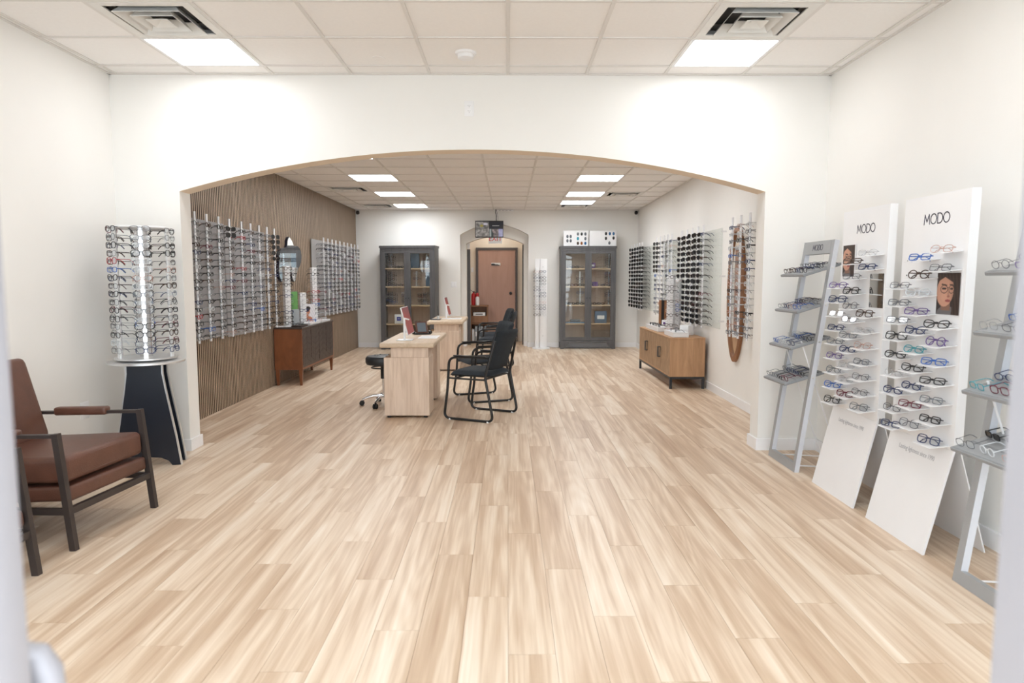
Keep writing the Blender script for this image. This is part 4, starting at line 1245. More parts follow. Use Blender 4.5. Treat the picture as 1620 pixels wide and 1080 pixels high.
fr.build('base_frame', 'steel_dark', t, 0)
for x in (0.0, SW - 0.03):
    for y_ in (0.0, SL - 0.03):
        MB().box(x, x + 0.03, y_, y_ + 0.03, 0.0, S0 - 0.028).build('leg', 'steel_dark', t, 0)
ZS = S1 + 0.0005
flat_tray('eyewear_tray', 'thick white eyewear tray at the near end of the sideboard', (2.20, 8.90, ZS), R(-90), 0.50, 0.20, 'stand_white', 2, MIX_OPT, 0.055)
flat_tray('eyewear_tray', 'long thick white eyewear tray at the far end of the sideboard', (2.19, 9.99, ZS), R(-90), 0.80, 0.17, 'stand_white', 4, {'black': 1, 'dark brown': 1}, 0.055)
tower('tall white eyewear tower standing on the right sideboard', (2.20, 9.29, ZS), R(-45), 0.80, 0.10, 12, MIX_OPT)
tower('second white eyewear tower close behind on the right sideboard', (2.32, 9.45, ZS), R(-45), 0.74, 0.10, 11, MIX_LIGHT)
small_box('white_riser', 'square white riser block beside the sideboard tower', 'display block', (2.33, 9.02, ZS), R(-60), 0.16, 0.10, 0.13, 'stand_white')
t = thing('wood_display', 'narrow wood and black upright display at the far end of the sideboard', 'display stand', (2.36, 10.40, ZS), R(-60))
MB().box(-0.09, -0.035, 0, 0.03, 0, 0.42).build('wood_strip', 'mirror_oak', t, 0)
MB().box(-0.035, 0.03, 0.0, 0.03, 0, 0.42).build('black_strip', 'plastic_black', t, 0)
MB().box(0.03, 0.09, 0, 0.03, 0.10, 0.42).build('wood_strip', 'mirror_oak', t, 0)
t = thing('logo_cube', 'small white cube with a violet mark on the sideboard', 'display block', (2.27, 10.12, ZS + 0.0), R(-50))
t.location = (2.33, 10.16, ZS)
MB().rbox(-0.05, 0.05, 0, 0.05, 0, 0.13, 0.004, 1).build('body', 'plastic_white', t)
MB().box(-0.02, 0.02, -0.001, 0.001, 0.065, 0.10).build('mark', 'purple_box', t, 0)

# ================================================================== DESKS
def desk(label, loc):
    t = thing('desk', label, 'desk', loc, 0, 'light oak desks')
    MB().rbox(-0.275, 0.275, 0.0, 1.38, 0.712, 0.760, 0.014, 3).build('top', 'desk_top', t)
    MB().rbox(-0.232, 0.222, 0.015, 0.40, 0.022, 0.612, 0.003, 1).build('pedestal', 'desk_oak', t, 0)
    MB().box(-0.165, 0.212, 0.045, 0.38, 0.612, 0.7115).build('neck', 'desk_oak', t, 0)
    MB().rbox(0.09, 0.20, 1.02, 1.34, 0.022, 0.7115, 0.003, 1).build('pedestal', 'desk_oak', t, 0)
    MB().box(0.10, 0.118, 0.40, 1.02, 0.40, 0.70).build('modesty_panel', 'desk_oak', t, 0)
    for x, y_ in ((-0.19, 0.05), (0.18, 0.05), (-0.19, 0.36), (0.18, 0.36), (0.14, 1.05), (0.14, 1.31)):
        MB().lathe([(0.02, 0), (0.02, 0.021)], 12, (x, y_, 0)).build('foot', 'rubber_black', t)
    return t
D1 = (-1.018, 6.80, 0.0); D2 = (-0.965, 10.33, 0.0)
desk('light oak pedestal desk nearest the arch', D1)
desk('light oak pedestal desk farther back near the doorway', D2)
ZD = 0.7605
def red_wall(u, v):
    a = 0.5 + 0.5 * math.sin(3.2 * v + 2.0 * u)
    c = Vector((0.20, 0.018, 0.028)).lerp(Vector((0.34, 0.06, 0.055)), a)
    if v > 0.75: c = c.lerp(Vector((0.15, 0.02, 0.05)), (v - 0.75) * 2.5)
    return tuple(c)
def monitor(label, loc):
    t = thing('desk_monitor', label, 'monitor', loc, 0, 'white desk monitors')
    MB().rbox(-0.085, 0.075, -0.085, 0.085, 0, 0.008, 0.003, 1).build('foot', 'plastic_white', t)
    MB().rbox(-0.02, 0.0, -0.02, 0.02, 0.008, 0.235, 0.004, 1).build('post', 'plastic_white', t)
    MB().bar((-0.012, 0.0, 0.228), (0.03, 0.03, 0.215), 0.03, 0.014).build('arm', 'plastic_white', t, 0)
    pn = bpy.data.objects.new('display', None)
    Ts = Tm((0.03, 0.02, 0.05), 0, 0, R(90)) @ Tm((0, 0, 0), R(-14))
    body = MB().rbox(-0.02, 0.44, 0.0, 0.014, 0, 0.30, 0.003, 1, T=Ts).build('case', 'plastic_white', t)
    s_ = sheet('screen', 0.44, 0.285, 16, 16, red_wall, 'screen', t)
    s_.matrix_local = Ts @ Tm((0.21, -0.001, 0.008))
    return t
monitor('white monitor with a red wallpaper on the near desk', (-1.075, 7.13, ZD))
monitor('white monitor with a red wallpaper on the far desk', (-0.985, 10.98, ZD))
t = thing('desk_phone', 'dark brown desk phone with a tilted grey display on the near desk', 'telephone', (-1.00, 7.90, ZD), R(20))
MB().prism([(-0.09, 0), (0.09, 0), (0.09, 0.012), (-0.09, 0.02)], -0.06, 0.10, 'y').build('base', 'plastic_black', t, 0)
Tp = Tm((0, -0.02, 0.012), R(-28))
MB().rbox(-0.07, 0.07, 0, 0.018, 0, 0.155, 0.006, 2, T=Tp).build('body', 'brown_case', t)
MB().box(-0.05, 0.05, -0.002, 0.001, 0.02, 0.135, T=Tp).build('screen', 'lcd_grey', t, 0)
MB().rbox(-0.125, -0.085, -0.03, 0.05, 0.01, 0.04, 0.01, 2).build('handset', 'plastic_black', t)
MB().rbox(0.085, 0.115, -0.03, 0.04, 0.005, 0.04, 0.008, 2).build('speaker', 'plastic_black', t)
def doc(u, v):
    if 0.08 < u < 0.92 and (v * 14) % 1 < 0.22 and math.sin(u * 60 + v * 90) > -0.5: return (0.45, 0.47, 0.52)
    return (0.84, 0.84, 0.85)
for nm, x, y_, lab_ in (('near', -0.875, 7.52, 'printed white paper sheet lying on the near desk'), ('far', -0.86, 11.05, 'printed white paper sheet lying on the far desk')):
    t = thing('paper_sheet', lab_, 'paper', (x, y_, ZD), 0)
    MB().box(-0.105, 0.105, -0.20, 0.20, 0.0, 0.0015).build('sheet', 'paper', t, 0)
    s_ = sheet('print', 0.20, 0.39, 40, 30, doc, 'print', t, (0, -0.195, 0.002), (R(-90), 0, 0))
t = thing('pen_stand', 'small black pen and tablet holder at the left of the far desk', 'pen holder', (-1.12, 10.72, ZD), 0)
MB().rbox(-0.09, 0.06, -0.10, 0.10, 0, 0.012, 0.003, 1).build('pad', 'plastic_black', t)
MB().lathe([(0.022, 0.012), (0.022, 0.06), (0.018, 0.062)], 14, (0.02, 0, 0)).build('cup', 'silver', t)
MB().tube([(0.02, 0, 0.05), (0.015, 0, 0.22)], [0.004, 0.003], 8).build('pen', 'plastic_black', t)

# ---- stool
t = thing('rolling_stool', 'round black padded stool on chrome casters behind the near desk', 'stool', (-1.385, 7.52, 0.0))
MB().lathe([(0.14, 0.455), (0.182, 0.462), (0.192, 0.485), (0.192, 0.53), (0.175, 0.552), (0.10, 0.560), (0.0, 0.556)], 36).build('seat', 'vinyl_black', t)
for k in range(6):
    a = 2 * PI * k / 6
    MB().lathe([(0.010, 0), (0.008, 0.005), (0.002, 0.007)], 10, (0.09 * math.cos(a), 0.09 * math.sin(a), 0.5575)).build('button', 'vinyl_black', t)
MB().tube([(0.13 * math.cos(2 * PI * i / 24), 0.13 * math.sin(2 * PI * i / 24), 0.425) for i in range(24)], 0.008, 8, closed=True).build('ring', 'tube_black', t)
cm = MB(); cm.lathe([(0.05, 0.452), (0.05, 0.445), (0.03, 0.43), (0.03, 0.30)], 18); cm.build('lift_cover', 'plastic_black', t)
MB().lathe([(0.016, 0.31), (0.016, 0.12), (0.034, 0.12), (0.034, 0.09), (0.02, 0.085)], 18).build('post', 'chrome', t)
for k in range(5):
    a = R(186) + 2 * PI * k / 5
    c, s_ = math.cos(a), math.sin(a)
    lg = MB()
    lg.tube([(0.02 * c, 0.02 * s_, 0.105), (0.11 * c, 0.11 * s_, 0.108), (0.19 * c, 0.19 * s_, 0.085), (0.235 * c, 0.235 * s_, 0.062)], [0.020, 0.018, 0.015, 0.013], 10)
    lo = lg.build('leg', 'chrome', t)
    ca = MB()
    for d in (-1, 1):
        ca.lathe([(0.008, -0.009), (0.027, -0.009), (0.028, -0.004), (0.028, 0.004), (0.027, 0.009), (0.008, 0.009)], 16, T=Tm((0.24 * c - s_ * d * 0.013, 0.24 * s_ + c * d * 0.013, 0.0285)) @ Euler((R(90), 0, a)).to_matrix().to_4x4())
    ca.build('caster', 'rubber_black', lo)

# ---- guest chairs (local: sitter faces -x, seat centre at the origin)
def bez(pts, k=6, rad=0.07):
    """polyline with rounded corners"""
    out = [Vector(pts[0])]
    for i in range(1, len(pts) - 1):
        p0, p1, p2 = Vector(pts[i - 1]), Vector(pts[i]), Vector(pts[i + 1])
        r = min(rad, (p1 - p0).length * 0.48, (p2 - p1).length * 0.48)
        a = p1 + (p0 - p1).normalized() * r; b_ = p1 + (p2 - p1).normalized() * r
        for j in range(k + 1):
            u = j / k
            out.append(a * (1 - u) ** 2 + p1 * 2 * u * (1 - u) + b_ * u * u)
    out.append(Vector(pts[-1]))
    return out
def cushion(w_pts, name, mtl, parent): pass
def guest_chair():
    t = thing('guest_chair', '', 'chair', (0, 0, 0), 0, 'black sled base guest chairs')
    for s in (-1, 1):
        y_ = s * 0.265
        pts = [(0.245, y_ * 0.86, 0.80), (0.175, y_, 0.50), (0.165, y_, 0.44), (0.245, y_, 0.012), (-0.265, y_, 0.012), (-0.225, y_, 0.30), (-0.205, y_, 0.625), (0.02, y_, 0.638), (0.200, y_ * 0.985, 0.635)]
        loop = bez(pts, 6, 0.07)
        fr_ = MB().tube(loop, 0.0125, 10)
        fr_.tube([(-0.222, y_, 0.418), (0.172, y_, 0.418)], 0.009, 8)
        fo = fr_.build('side_frame', 'tube_black', t)
        MB().rbox(-0.16, 0.17, y_ - 0.014, y_ + 0.014, 0.640, 0.652, 0.005, 1).build('arm_cap', 'tube_black', fo)
        for x in (-0.20, 0.19):
            MB().lathe([(0.014, -0.012), (0.014, 0.003)], 10, (x, y_, 0.012)).build('glide', 'plastic_white', fo)
    cr = MB()
    for x in (-0.15, 0.14): cr.tube([(x, -0.262, 0.418), (x, 0.262, 0.418)], 0.010, 8)
    cr.build('cross_bar', 'tube_black', t)
    # seat: rounded, slightly domed
    sm = MB(); nx, ny = 14, 14
    def seat_pt(u, v, top):
        x = -0.245 + 0.45 * u; hw = 0.245 - 0.02 * u
        yv_ = (v * 2 - 1) * hw
        e = min(u, 1 - u) * 2; f_ = min(v, 1 - v) * 2
        ed = (1 - (1 - min(1, e * 2.2)) ** 2) ** 0.5 * (1 - (1 - min(1, f_ * 2.2)) ** 2) ** 0.5
        if u > 0.99 or u < 0.01 or v < 0.01 or v > 0.99: ed = 0
        sq = 1.0 - 0.10 * (abs(v * 2 - 1) ** 4) * (abs(u * 2 - 1) ** 3)
        return (x * sq, yv_ * sq, 0.455 + (0.042 * ed if top else -0.030 * ed) - 0.015 * max(0, 0.15 - u) * 6)
    vs, fs = [], []
    for top in (1, 0):
        for i in range(nx + 1):
            for j in range(ny + 1): vs.append(seat_pt(i / nx, j / ny, top))
    N_ = (nx + 1) * (ny + 1)
    for k in range(2):
        for i in range(nx):
            for j in range(ny):
                a = k * N_ + i * (ny + 1) + j
                fs.append((a, a + 1, a + ny + 2, a + ny + 1))
    sm.add(vs, fs)
    sm.build('seat', 'fabric_dark', t, 80)
    # back: curved pad
    bm_ = MB(); vs, fs = [], []
    def back_pt(u, v, fside):
        hw = 0.225 - 0.035 * (1 - v) 
        yv_ = (u * 2 - 1) * hw
        z = 0.50 + 0.40 * v
        xc = 0.175 + 0.105 * v + 0.02 * v * v - 0.035 * (abs(u * 2 - 1) ** 2)
        e = min(1, min(u, 1 - u) * 7); f_ = min(1, min(v, 1 - v) * 7)
        ed = (1 - (1 - e) ** 2) ** 0.5 * (1 - (1 - f_) ** 2) ** 0.5
        rnd = 1 - 0.06 * (abs(u * 2 - 1) ** 6)
        z = 0.70 + (z - 0.70) * rnd
        return (xc + (-0.032 if fside else 0.026) * ed, yv_, z)
    for fside in (1, 0):
        for i in range(15):
            for j in range(15): vs.append(back_pt(i / 14, j / 14, fside))
    for k in range(2):
        for i in range(14):
            for j in range(14):
                a = k * 225 + i * 15 + j
                fs.append((a, a + 1, a + 16, a + 15))
    bm_.add(vs, fs)
    bm_.build('backrest', 'fabric_dark', t, 80)
    return t
gc = guest_chair()
for i, (x, y_, a, lab_) in enumerate([(-0.265, 6.91, -25, 'black cushioned sled base chair nearest the camera at the near desk'),
                                      (-0.29, 7.96, 21, 'black cushioned sled base chair behind the first one at the near desk'),
                                      (-0.20, 10.62, -6, 'nearer black sled base chair at the far desk'),
                                      (-0.24, 11.55, 12, 'farthest black sled base chair at the far desk by the doorway')]):
    o = gc if i == 0 else copy_tree(gc)
    o.location = (x, y_, 0); o.rotation_euler = (0, 0, R(a)); o.scale = (1.08, 1.08, 1.0); o['label'] = lab_

# ---- leather armchairs (local: sitter faces +x, y across, origin on the floor under the seat centre)
def armchair():
    t = thing('armchair', '', 'armchair', (0, 0, 0), 0, 'brown leather armchairs')
    W2 = 0.335; fx = 0.36; bx = -0.36
    for s in (-1, 1):
        y_ = s * W2
        MB().bar((fx + 0.03, y_, 0.0), (fx - 0.035, y_, 0.612), 0.030, 0.034, up=(1, 0, 0)).build('leg', 'bronze', t, 0)
        MB().bar((bx - 0.10, y_, 0.0), (bx + 0.02, y_, 0.56), 0.030, 0.030, up=(1, 0, 0)).build('leg', 'bronze', t, 0)
        ar = MB(); ar.bar((fx - 0.018, y_, 0.600), (bx - 0.06, y_, 0.575), 0.030, 0.018)
        ao = ar.build('arm_rail', 'bronze', t, 0)
        MB().rbox(-0.20, 0.14, y_ - 0.030, y_ + 0.030, 0.572, 0.622, 0.014, 3, T=Tm((0, 0, 0.0), 0, R(-2))).build('arm_pad', 'leather', ao)
        MB().bar((fx + 0.008, y_, 0.205), (bx - 0.06, y_, 0.185), 0.024, 0.034).build('side_rail', 'bronze', t, 0)
    MB().bar((fx + 0.008, -W2, 0.205), (fx + 0.008, W2, 0.205), 0.028, 0.034).build('front_rail', 'bronze', t, 0)
    MB().bar((bx - 0.06, -W2, 0.185), (bx - 0.06, W2, 0.185), 0.024, 0.034).build('rear_rail', 'bronze', t, 0)
    Ts = Tm((0, 0, 0), 0, R(-3.5))
    MB().rbox(-0.40, 0.385, -W2 + 0.022, W2 - 0.022, 0.225, 0.305, 0.018, 3, T=Ts).build('seat_base', 'leather', t)
    sc_ = MB().rbox(-0.37, 0.375, -W2 + 0.020, W2 - 0.020, 0.322, 0.462, 0.032, 4, T=Ts).build('seat_cushion', 'leather', t)
    pi = MB()
    for z in (0.347, 0.437):
        pi.tube([Ts @ Vector(p) for p in [(0.368, -W2 + 0.05, z), (0.372, 0, z), (0.368, W2 - 0.05, z)]], 0.0035, 6)
    pi.build('piping', 'leather', sc_)
    Tb = Tm((-0.27, 0, 0.44), 0, R(-16))
    bc = MB().rbox(-0.09, 0.03, -W2 + 0.025, W2 - 0.025, -0.02, 0.50, 0.035, 4, T=Tb).build('back_cushion', 'leather', t)
    pi = MB()
    pi.tube([Tb @ Vector(p) for p in [(0.022, -W2 + 0.04, 0.02), (0.022, -W2 + 0.04, 0.46), (0.022, W2 - 0.04, 0.46), (0.022, W2 - 0.04, 0.02)]], 0.003, 6)
    pi.build('piping', 'leather', bc)
    MB().bar(Tb @ Vector((-0.10, -W2, 0.05)), Tb @ Vector((-0.10, W2, 0.05)), 0.02, 0.03).build('back_rail', 'bronze', t, 0)
    return t
ac = armchair()
ac.location = (-2.60, 3.81, 0); ac.rotation_euler = (0, 0, R(-6)); ac['label'] = 'brown leather armchair with dark metal frame standing beside the spinner'
a2 = copy_tree(ac)
a2.location = (-2.64, 2.82, 0); a2.rotation_euler = (0, 0, R(-2)); a2['label'] = 'brown leather armchair mostly hidden behind the door leaf at the left edge'

# ================================================================== REVOLVING SPINNER
SX, SY = -2.715, 5.11
t = thing('eyewear_spinner', 'round revolving eyewear display on a black flared pedestal with silver edges', 'display stand', (SX, SY, 0))
MB().box(-0.05, 0.05, -0.055, 0.055, 0.30, 0.775, T=Tm((0, 0, 0), 0, 0, R(12))).build('pedestal_core', 'panel_navy', t, 0)
for offy in (-0.068, 0.068):
    half = [(0.118, 0.775), (0.118, 0.70), (0.135, 0.58), (0.165, 0.40), (0.195, 0.22), (0.225, 0.0)]
    arch_ = [(0.165, 0.0), (0.14, 0.035), (0.09, 0.06), (0.0, 0.07)]
    poly = half + arch_ + [(-a, b_) for a, b_ in arch_[-2::-1]] + [(-a, b_) for a, b_ in half[::-1]]
    T = Tm((0, 0, 0), 0, 0, R(12)) @ Tm((0, offy, 0))
    MB().prism(poly, -0.012, 0.012, 'y', T=T).build('pedestal_panel', 'panel_navy', t, 0)
    for s in (-1, 1):
        ed = MB()
        for i in range(len(half) - 1):
            (a, za), (b_, zb) = half[i], half[i + 1]
            ed.prism([(s * a, za), (s * (a + 0.008), za), (s * (b_ + 0.008), zb), (s * b_, zb)], -0.015, 0.015, 'y', T=T)
        ed.build('edge_strip', 'silver', t, 0)
MB().lathe([(0.245, 0.775), (0.262, 0.779), (0.262, 0.792), (0.245, 0.796)], 56).build('table_plate', 'silver', t)
MB().lathe([(0.12, 0.796), (0.12, 0.806)], 32).build('bearing', 'plastic_black', t)
MB().lathe([(0.205, 0.806), (0.215, 0.810), (0.215, 0.820), (0.205, 0.824)], 56).build('lower_disc', 'silver', t)
MB().lathe([(0.205, 1.765), (0.212, 1.768), (0.212, 1.776), (0.205, 1.780)], 56).build('upper_disc', 'acrylic_shelf', t)
MB().lathe([(0.045, 0.824), (0.045, 1.765)], 28).build('column', 'chrome', t)
cols = 6
SP_ROWS = 16
for k in range(cols):
    a = R(-63) + 2 * PI * k / cols
    br = MB()
    u = Vector((math.cos(a), math.sin(a), 0)); v = Vector((-math.sin(a), math.cos(a), 0))
    T = Matrix(((u.x, v.x, 0, 0), (u.y, v.y, 0, 0), (0, 0, 1, 0), (0, 0, 0, 1)))
    br.box(0.190, 0.204, -0.014, 0.014, 0.824, 1.765, T=T)
    bo = br.build('upright', 'metal_white' if k % 2 else 'rod_metal', t, 0)
    pg = MB()
    for j in range(SP_ROWS): pg.box(0.204, 0.222, -0.010, 0.010, 0.868 + j * 0.0585, 0.872 + j * 0.0585, T=T)
    tag(pg.build('pegs', 'acrylic_shelf', bo, 0), kind='stuff')
    for j in range(SP_ROWS):
        st = rg.choice(STY); c = pick(MIX_LIGHT if k == 0 else MIX_OPT)
        jz = rg.uniform(-0.004, 0.004)
        p = Vector((SX, SY, 0.872 + (SP_ROWS - 1 - j) * 0.0585 - 0.014 + jz)) + u * 0.219
        ca = math.degrees(a) % 360
        frontal = {0: 'front', 1: 'right', 5: 'left', 2: 'rear right', 4: 'rear left'}.get(k)
        if frontal:
            specs(st, c, '%s %s eyeglasses, %s from top in the %s column of the spinner' % (c, SHAPE[st], ordn(j), frontal), p, a + R(90), 'eyeglasses on the spinner', True)
        else:
            rest_specs(st, c, p, a + R(90))

# ================================================================== LETTERING BY STROKES
def modo(parent, M4, h, mtl, w=None):
    """the letters M O D O drawn as flat strokes in the local XY plane, centred at the origin"""
    st = h * 0.105
    mb = MB()
    def stroke(pts, closed=False):
        k = len(pts)
        for i in range(k if closed else k - 1):
            p, q = Vector((*pts[i], 0)), Vector((*pts[(i + 1) % k], 0))
            d = (q - p).normalized() * st * 0.35
            mb.bar(p - d, q + d, st, 0.0006)
    adv = [0.0, 1.18, 2.42, 3.42]
    tot = 4.45
    ox = -tot / 2 * h * 0.92
    X = lambda i, a: ox + (adv[i] + a) * h * 0.92
    stroke([(X(0, 0), -h / 2), (X(0, 0.12), h / 2), (X(0, 0.5), -h * 0.25), (X(0, 0.88), h / 2), (X(0, 1.0), -h / 2)])
    for i in (1, 3):
        stroke([(X(i, 0.52) + 0.52 * h * 0.92 * math.cos(2 * PI * k / 28), 0.5 * h * math.sin(2 * PI * k / 28)) for k in range(28)], True)
    arc = [(X(2, 0.30) + 0.55 * h * 0.92 * math.cos(R(a)), 0.5 * h * math.sin(R(a))) for a in range(-90, 91, 12)]
    stroke([(X(2, 0), -h / 2)] + arc + [(X(2, 0), h / 2)], True)
    o = mb.build('lettering', mtl, parent, 0)
    o.matrix_local = M4
    return o

# ================================================================== LADDER SHELVES
def ladder(label, y0):
    """leaning frame; legs at y0 and y0+0.45, front faces -x"""
    t = thing('ladder_shelf', label, 'shelf', (2.08, y0, 0), 0, 'grey ladder shelves')
    tilt = math.atan(0.226 / 1.677)
    L = math.sqrt(0.226 ** 2 + 1.677 ** 2)
    Tl = Tm((0, 0, 0), 0, tilt)                       # local z runs up the leaning frame
    for y_ in (0.0, 0.45):
        MB().box(-0.004, 0.030, y_ - 0.022, y_ + 0.022, 0.0, L, 0, Tl).build('leg', 'ladder_side', t, 0)
        MB().box(-0.0052, -0.0041, y_ - 0.022, y_ + 0.022, 0.0, L, 0, Tl).build('leg_face', 'ladder_grey', t, 0)
    MB().box(-0.006, 0.026, 0.022, 0.428, L - 0.095, L, 0, Tl).build('header', 'ladder_grey', t, 0)
    MB().box(-0.006, 0.026, 0.022, 0.428, 0.0, 0.062, 0, Tl).build('bottom_bar', 'ladder_grey', t, 0)
    modo(t, Tl @ Matrix.Translation((-0.0068, 0.225, L - 0.048)) @ Matrix(((0, 0, -1, 0), (-1, 0, 0, 0), (0, 1, 0, 0), (0, 0, 0, 1))), 0.040, 'ink_navy')
    tops = []
    for z in (1.48, 1.216, 0.953, 0.693):
        xl = 0.226 * z / 1.677 + 0.012
        Tt = Tm((xl, 0, z), 0, R(-17))
        so = MB().rbox(-0.195, 0.105, 0.0235, 0.4265, -0.010, 0.008, 0.003, 1, T=Tt).build('tray', 'tray_grey', t, 0)
        for k in range(3):
            MB().box(-0.185 + k * 0.09, -0.11 + k * 0.09, 0.035, 0.415, 0.008, 0.0105, T=Tt).build('insert', 'ladder_grey', so, 0)
        for y_ in (-0.0235, 0.4735):
            MB().lathe([(0.008, 0), (0.006, 0.003)], 10, T=Tm((xl, y_, z), R(90 if y_ < 0 else -90))).build('screw', 'silver', t)
        tops.append(Tt)
    wr_ = MB()
    wr_.tube(bez([(0.045, 0.06, 0.95), (0.38, 0.06, 0.012), (0.05, 0.06, 0.03), (0.02, 0.10, 0.04), (0.02, 0.35, 0.04), (0.05, 0.39, 0.03), (0.38, 0.39, 0.012), (0.045, 0.39, 0.95)], 4, 0.03), 0.005, 8)
    wr_.build('wire_stand', 'plastic_white', t)
    return t, tops
def fill_ladder(y0, tops, where, group, cols_, dark=False):
    for si, Tt in enumerate(tops):
        for r_ in range(2):
            for c_ in range(cols_):
                st = rg.choice(STY); c = pick(MIX_MODO)
                yv_ = 0.085 + c_ * (0.28 / max(1, cols_ - 1))
                x = -0.160 + r_ * 0.125
                p = Matrix.Translation((2.08, y0, 0)) @ Tt @ Vector((x, yv_, 0.0108))
                sun = dark and si == 3 and r_ == 1
                if dark and si == 2 and r_ == 1 and c_ == 1: c, st = 'amber', 'square'
                if sun: c = 'black'
                pos = ['nearest', 'middle', 'farthest'][c_] if cols_ == 3 else ['nearest', 'second', 'third', 'farthest'][c_]
                lb = '%s %s %s, %s row %s, %s tray, %s' % (c, SHAPE[st], 'sunglasses' if sun else 'eyeglasses', 'front' if r_ == 0 else 'back', pos, ['top', 'second', 'third', 'bottom'][si], where)
                o = specs(st, c, lb, p, 0, group, True, sun)
                o.rotation_euler = (Tt.to_3x3() @ Euler((0, 0, R(-90 + rg.uniform(-8, 8)))).to_matrix()).to_euler()
                o.scale = (0.80,) * 3
l1, tp1 = ladder('grey leaning ladder shelf beside the arch on the right', 4.86)
fill_ladder(4.86, tp1, 'ladder shelf beside the arch', 'eyeglasses on the ladder shelf by the arch', 4)
l2, tp2 = ladder('grey leaning ladder shelf cut off at the right edge of the picture', 2.595)
fill_ladder(2.595, tp2, 'ladder shelf at right edge', 'eyeglasses on the ladder shelf at the right edge', 3, True)

# ================================================================== WHITE DISPLAY STANDS
def face(flip):
    def fn(u, v):
        if flip: u = 1 - u
        bgc = Vector((0.030, 0.024, 0.024))
        c = bgc.copy()
        sk = Vector((0.56, 0.30, 0.21))
        # collar
        if v < 0.20 and ((u - 0.45) / 0.42) ** 2 + ((v - 0.02) / 0.19) ** 2 < 1: c = Vector((0.15, 0.14, 0.145))
        # neck and face (turned three quarters to the left)
        if abs(u - 0.40) < 0.20 and 0.10 < v < 0.34: c = sk * 0.42
        d = ((u - 0.36 - 0.10 * (v - 0.5)) / 0.37) ** 2 + ((v - 0.57) / 0.38) ** 2
        if d < 1:
            sh = 1.0 - 0.75 * max(0, (u - 0.52)) * 1.9 - 0.25 * max(0, 0.10 - u) * 6
            c = sk * max(0.25, sh)
            if ((u - 0.33) / 0.13) ** 2 + ((v - 0.42) / 0.10) ** 2 < 1: c = c * 1.06
            # nose shadow and tip
            if abs(u - (0.50 + 0.10 * (0.62 - v))) < 0.035 and 0.44 < v < 0.66: c = c * 0.72
            if ((u - 0.52) / 0.06) ** 2 + ((v - 0.44) / 0.025) ** 2 < 1: c = Vector((0.34, 0.14, 0.10))
            # lips
            if ((u - 0.50) / 0.12) ** 2 + ((v - 0.335) / 0.035) ** 2 < 1: c = Vector((0.36, 0.09, 0.09))
            if abs(v - 0.337) < 0.006 and abs(u - 0.50) < 0.11: c = Vector((0.12, 0.03, 0.03))
            # eyes, brows
            for ex_, w_ in ((0.32, 0.10), (0.64, 0.07)):
                if ((u - ex_) / w_) ** 2 + ((v - 0.625) / 0.028) ** 2 < 1: c = Vector((0.035, 0.02, 0.018))
                if ((u - ex_) / (w_ * 1.35)) ** 2 + ((v - 0.715 + 0.10 * (u - ex_)) / 0.020) ** 2 < 1: c = Vector((0.05, 0.028, 0.022))
                # round spectacles
                q = ((u - ex_) / (w_ * 1.55)) ** 2 + ((v - 0.61) / 0.095) ** 2
                if 0.80 < q < 1.12: c = Vector((0.03, 0.02, 0.02))
            if abs(v - 0.655) < 0.010 and 0.46 < u < 0.55: c = Vector((0.03, 0.02, 0.02))
        # hair
        if v > 0.80 + 0.16 * (1 - abs(u - 0.35) * 2.2) - 0.06 or u > 0.76 + 0.18 * (v - 0.6): 
            k = 0.5 + 0.5 * math.sin(u * 45 + v * 9)
            c = Vector((0.028, 0.018, 0.015)).lerp(Vector((0.085, 0.05, 0.04)), k * 0.6)
        return tuple(c)
    return fn
